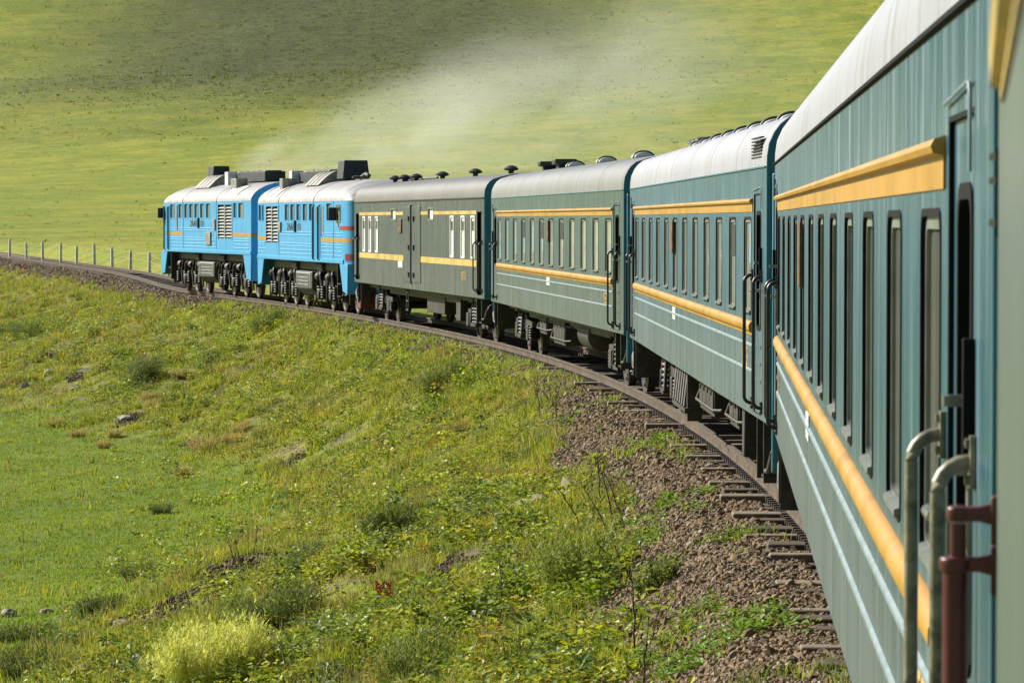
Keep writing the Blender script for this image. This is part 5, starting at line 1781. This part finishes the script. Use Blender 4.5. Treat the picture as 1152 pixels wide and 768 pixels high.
block(570, 592, (.26, .15, .13), (-.2, .3, 1.2), 'lower brown broken block half sunk in the weeds')
block(644, 556, (.22, .14, .16), (.4, .2, .6), 'upright brown broken block near the gravel edge')
block(622, 566, (.20, .08, .06), (.2, .5, -.4), 'thin pale broken slab between two brown blocks')
M['rag'] = simple('red_litter', (0.62, 0.06, 0.03), 0.5, var=0.2)
M['rag_pink'] = simple('pink_litter', (0.62, 0.30, 0.26), 0.5, var=0.2)
def litter(px, py, s, mat, label):
    x, y, z = ground_at(px, py)
    m = MB()
    n = 7
    g = [[(s * (i / n - .5) + random.uniform(-.01, .01), s * .35 * (j / n - .5), s * (j / n) * .9 + s * .16 * math.sin(i * 1.7 + j)) for i in range(n + 1)] for j in range(n + 1)]
    m.loft(g, close=False, cap=False)
    o = m.build('litter', M[mat], loc=(x, y, z + .06), angle=20)
    so_ = o.modifiers.new('thickness', 'SOLIDIFY')
    so_.thickness = .004
    return tag(o, label, 'litter')
litter(431, 678, .20, 'rag', 'crumpled bright red scrap caught in the grass of the slope')
litter(463, 572, .10, 'rag_pink', 'small pale pink scrap uphill of the dark olive shrub')

# bare earth streak with stones low on the slope
pts = STREAK
PX, PY, SZ = [], [], []
for (x, y, z), w in zip(pts, (.5, .7, .6, .6, .4, .4, .3, .3, .3, .3, .2, .3, .3, .3, .3)):
    k = 170
    PX += list(x + rng.normal(0, w * .5, k)); PY += list(y + rng.normal(0, w * .9, k)); SZ += list(rng.uniform(.015, .05, k))
PX, PY, SZ = np.array(PX), np.array(PY), np.array(SZ)
PZ, _ = terrain(PX, PY)
V, F, C = scatter_stones(PX, PY, PZ + SZ * .4 + .02, SZ, np.array([[.16, .115, .085]]) * rng.uniform(.6, 1.4, (len(PX), 1)))
tag(np_mesh('earth_rubble', V, F, M['stone'], C), 'streak of brown stones and bare earth low on the slope', 'rubble', kind='stuff')

# ------------------------------------------------------------------ exhaust smoke drifting over the train
def smoke():
    A, Bp = Vector((-11.2, 134.0, 5.0)), Vector((22.0, 150.0, 13.0))
    ax = (Bp - A)
    L = ax.length
    m = MB()
    rings = []
    for t in np.linspace(0, 1, 12):
        r = .5 + 10.0 * t ** .75
        rings.append([(t * L, r * math.cos(a) * .9, r * math.sin(a)) for a in np.linspace(0, 2 * math.pi, 20, endpoint=False)])
    m.loft(rings)
    mat = bpy.data.materials.new('smoke_material')
    mat.use_nodes = True
    nt = NT(mat)
    for nd in list(mat.node_tree.nodes):
        if nd.type != 'OUTPUT_MATERIAL':
            mat.node_tree.nodes.remove(nd)
    out = mat.node_tree.nodes['Material Output']
    pv = nt.node('ShaderNodeVolumePrincipled')
    pv.inputs['Color'].default_value = (.95, .97, .97, 1)
    pv.inputs['Anisotropy'].default_value = 0.4
    tc = nt.node('ShaderNodeTexCoord')
    sp = nt.node('ShaderNodeSeparateXYZ')
    nt.set(sp.inputs[0], tc.outputs['Object'])
    t = nt.math('DIVIDE', sp.outputs[0], L)
    r = nt.math('SQRT', nt.math('ADD', nt.math('POWER', sp.outputs[1], 2.0), nt.math('POWER', sp.outputs[2], 2.0)))
    rad_ = nt.math('ADD', .5, nt.math('MULTIPLY', 10.0, nt.math('POWER', nt.math('MAXIMUM', t, 0.0001), .75)))
    fall = nt.ramp(nt.math('DIVIDE', r, rad_), 0.0, .95, 1.0, 0.0)
    n = nt.noise(nt.coords('Object', (.16, .34, .34)), 1.0, 5, .6, .6)
    nn = nt.ramp(n, .34, .70, .12, 1.0)
    along = nt.math('MULTIPLY', nt.ramp(t, -.01, .02), nt.ramp(t, .28, .85, 1.0, 0.0))
    dens = nt.math('DIVIDE', .62, nt.math('ADD', 1.0, nt.math('MULTIPLY', t, 11.0)))
    d = nt.math('MULTIPLY', nt.math('MULTIPLY', fall, nn), nt.math('MULTIPLY', along, dens))
    nt.set(pv.inputs['Density'], d)
    nt.set(out.inputs['Volume'], pv.outputs[0])
    o = m.build('smoke', mat)
    o.matrix_world = Matrix.Translation(A) @ ax.to_track_quat('X', 'Z').to_matrix().to_4x4()
    return tag(o, 'thin pale exhaust smoke drifting from the locomotives over the train', 'smoke', kind='stuff')
smoke()
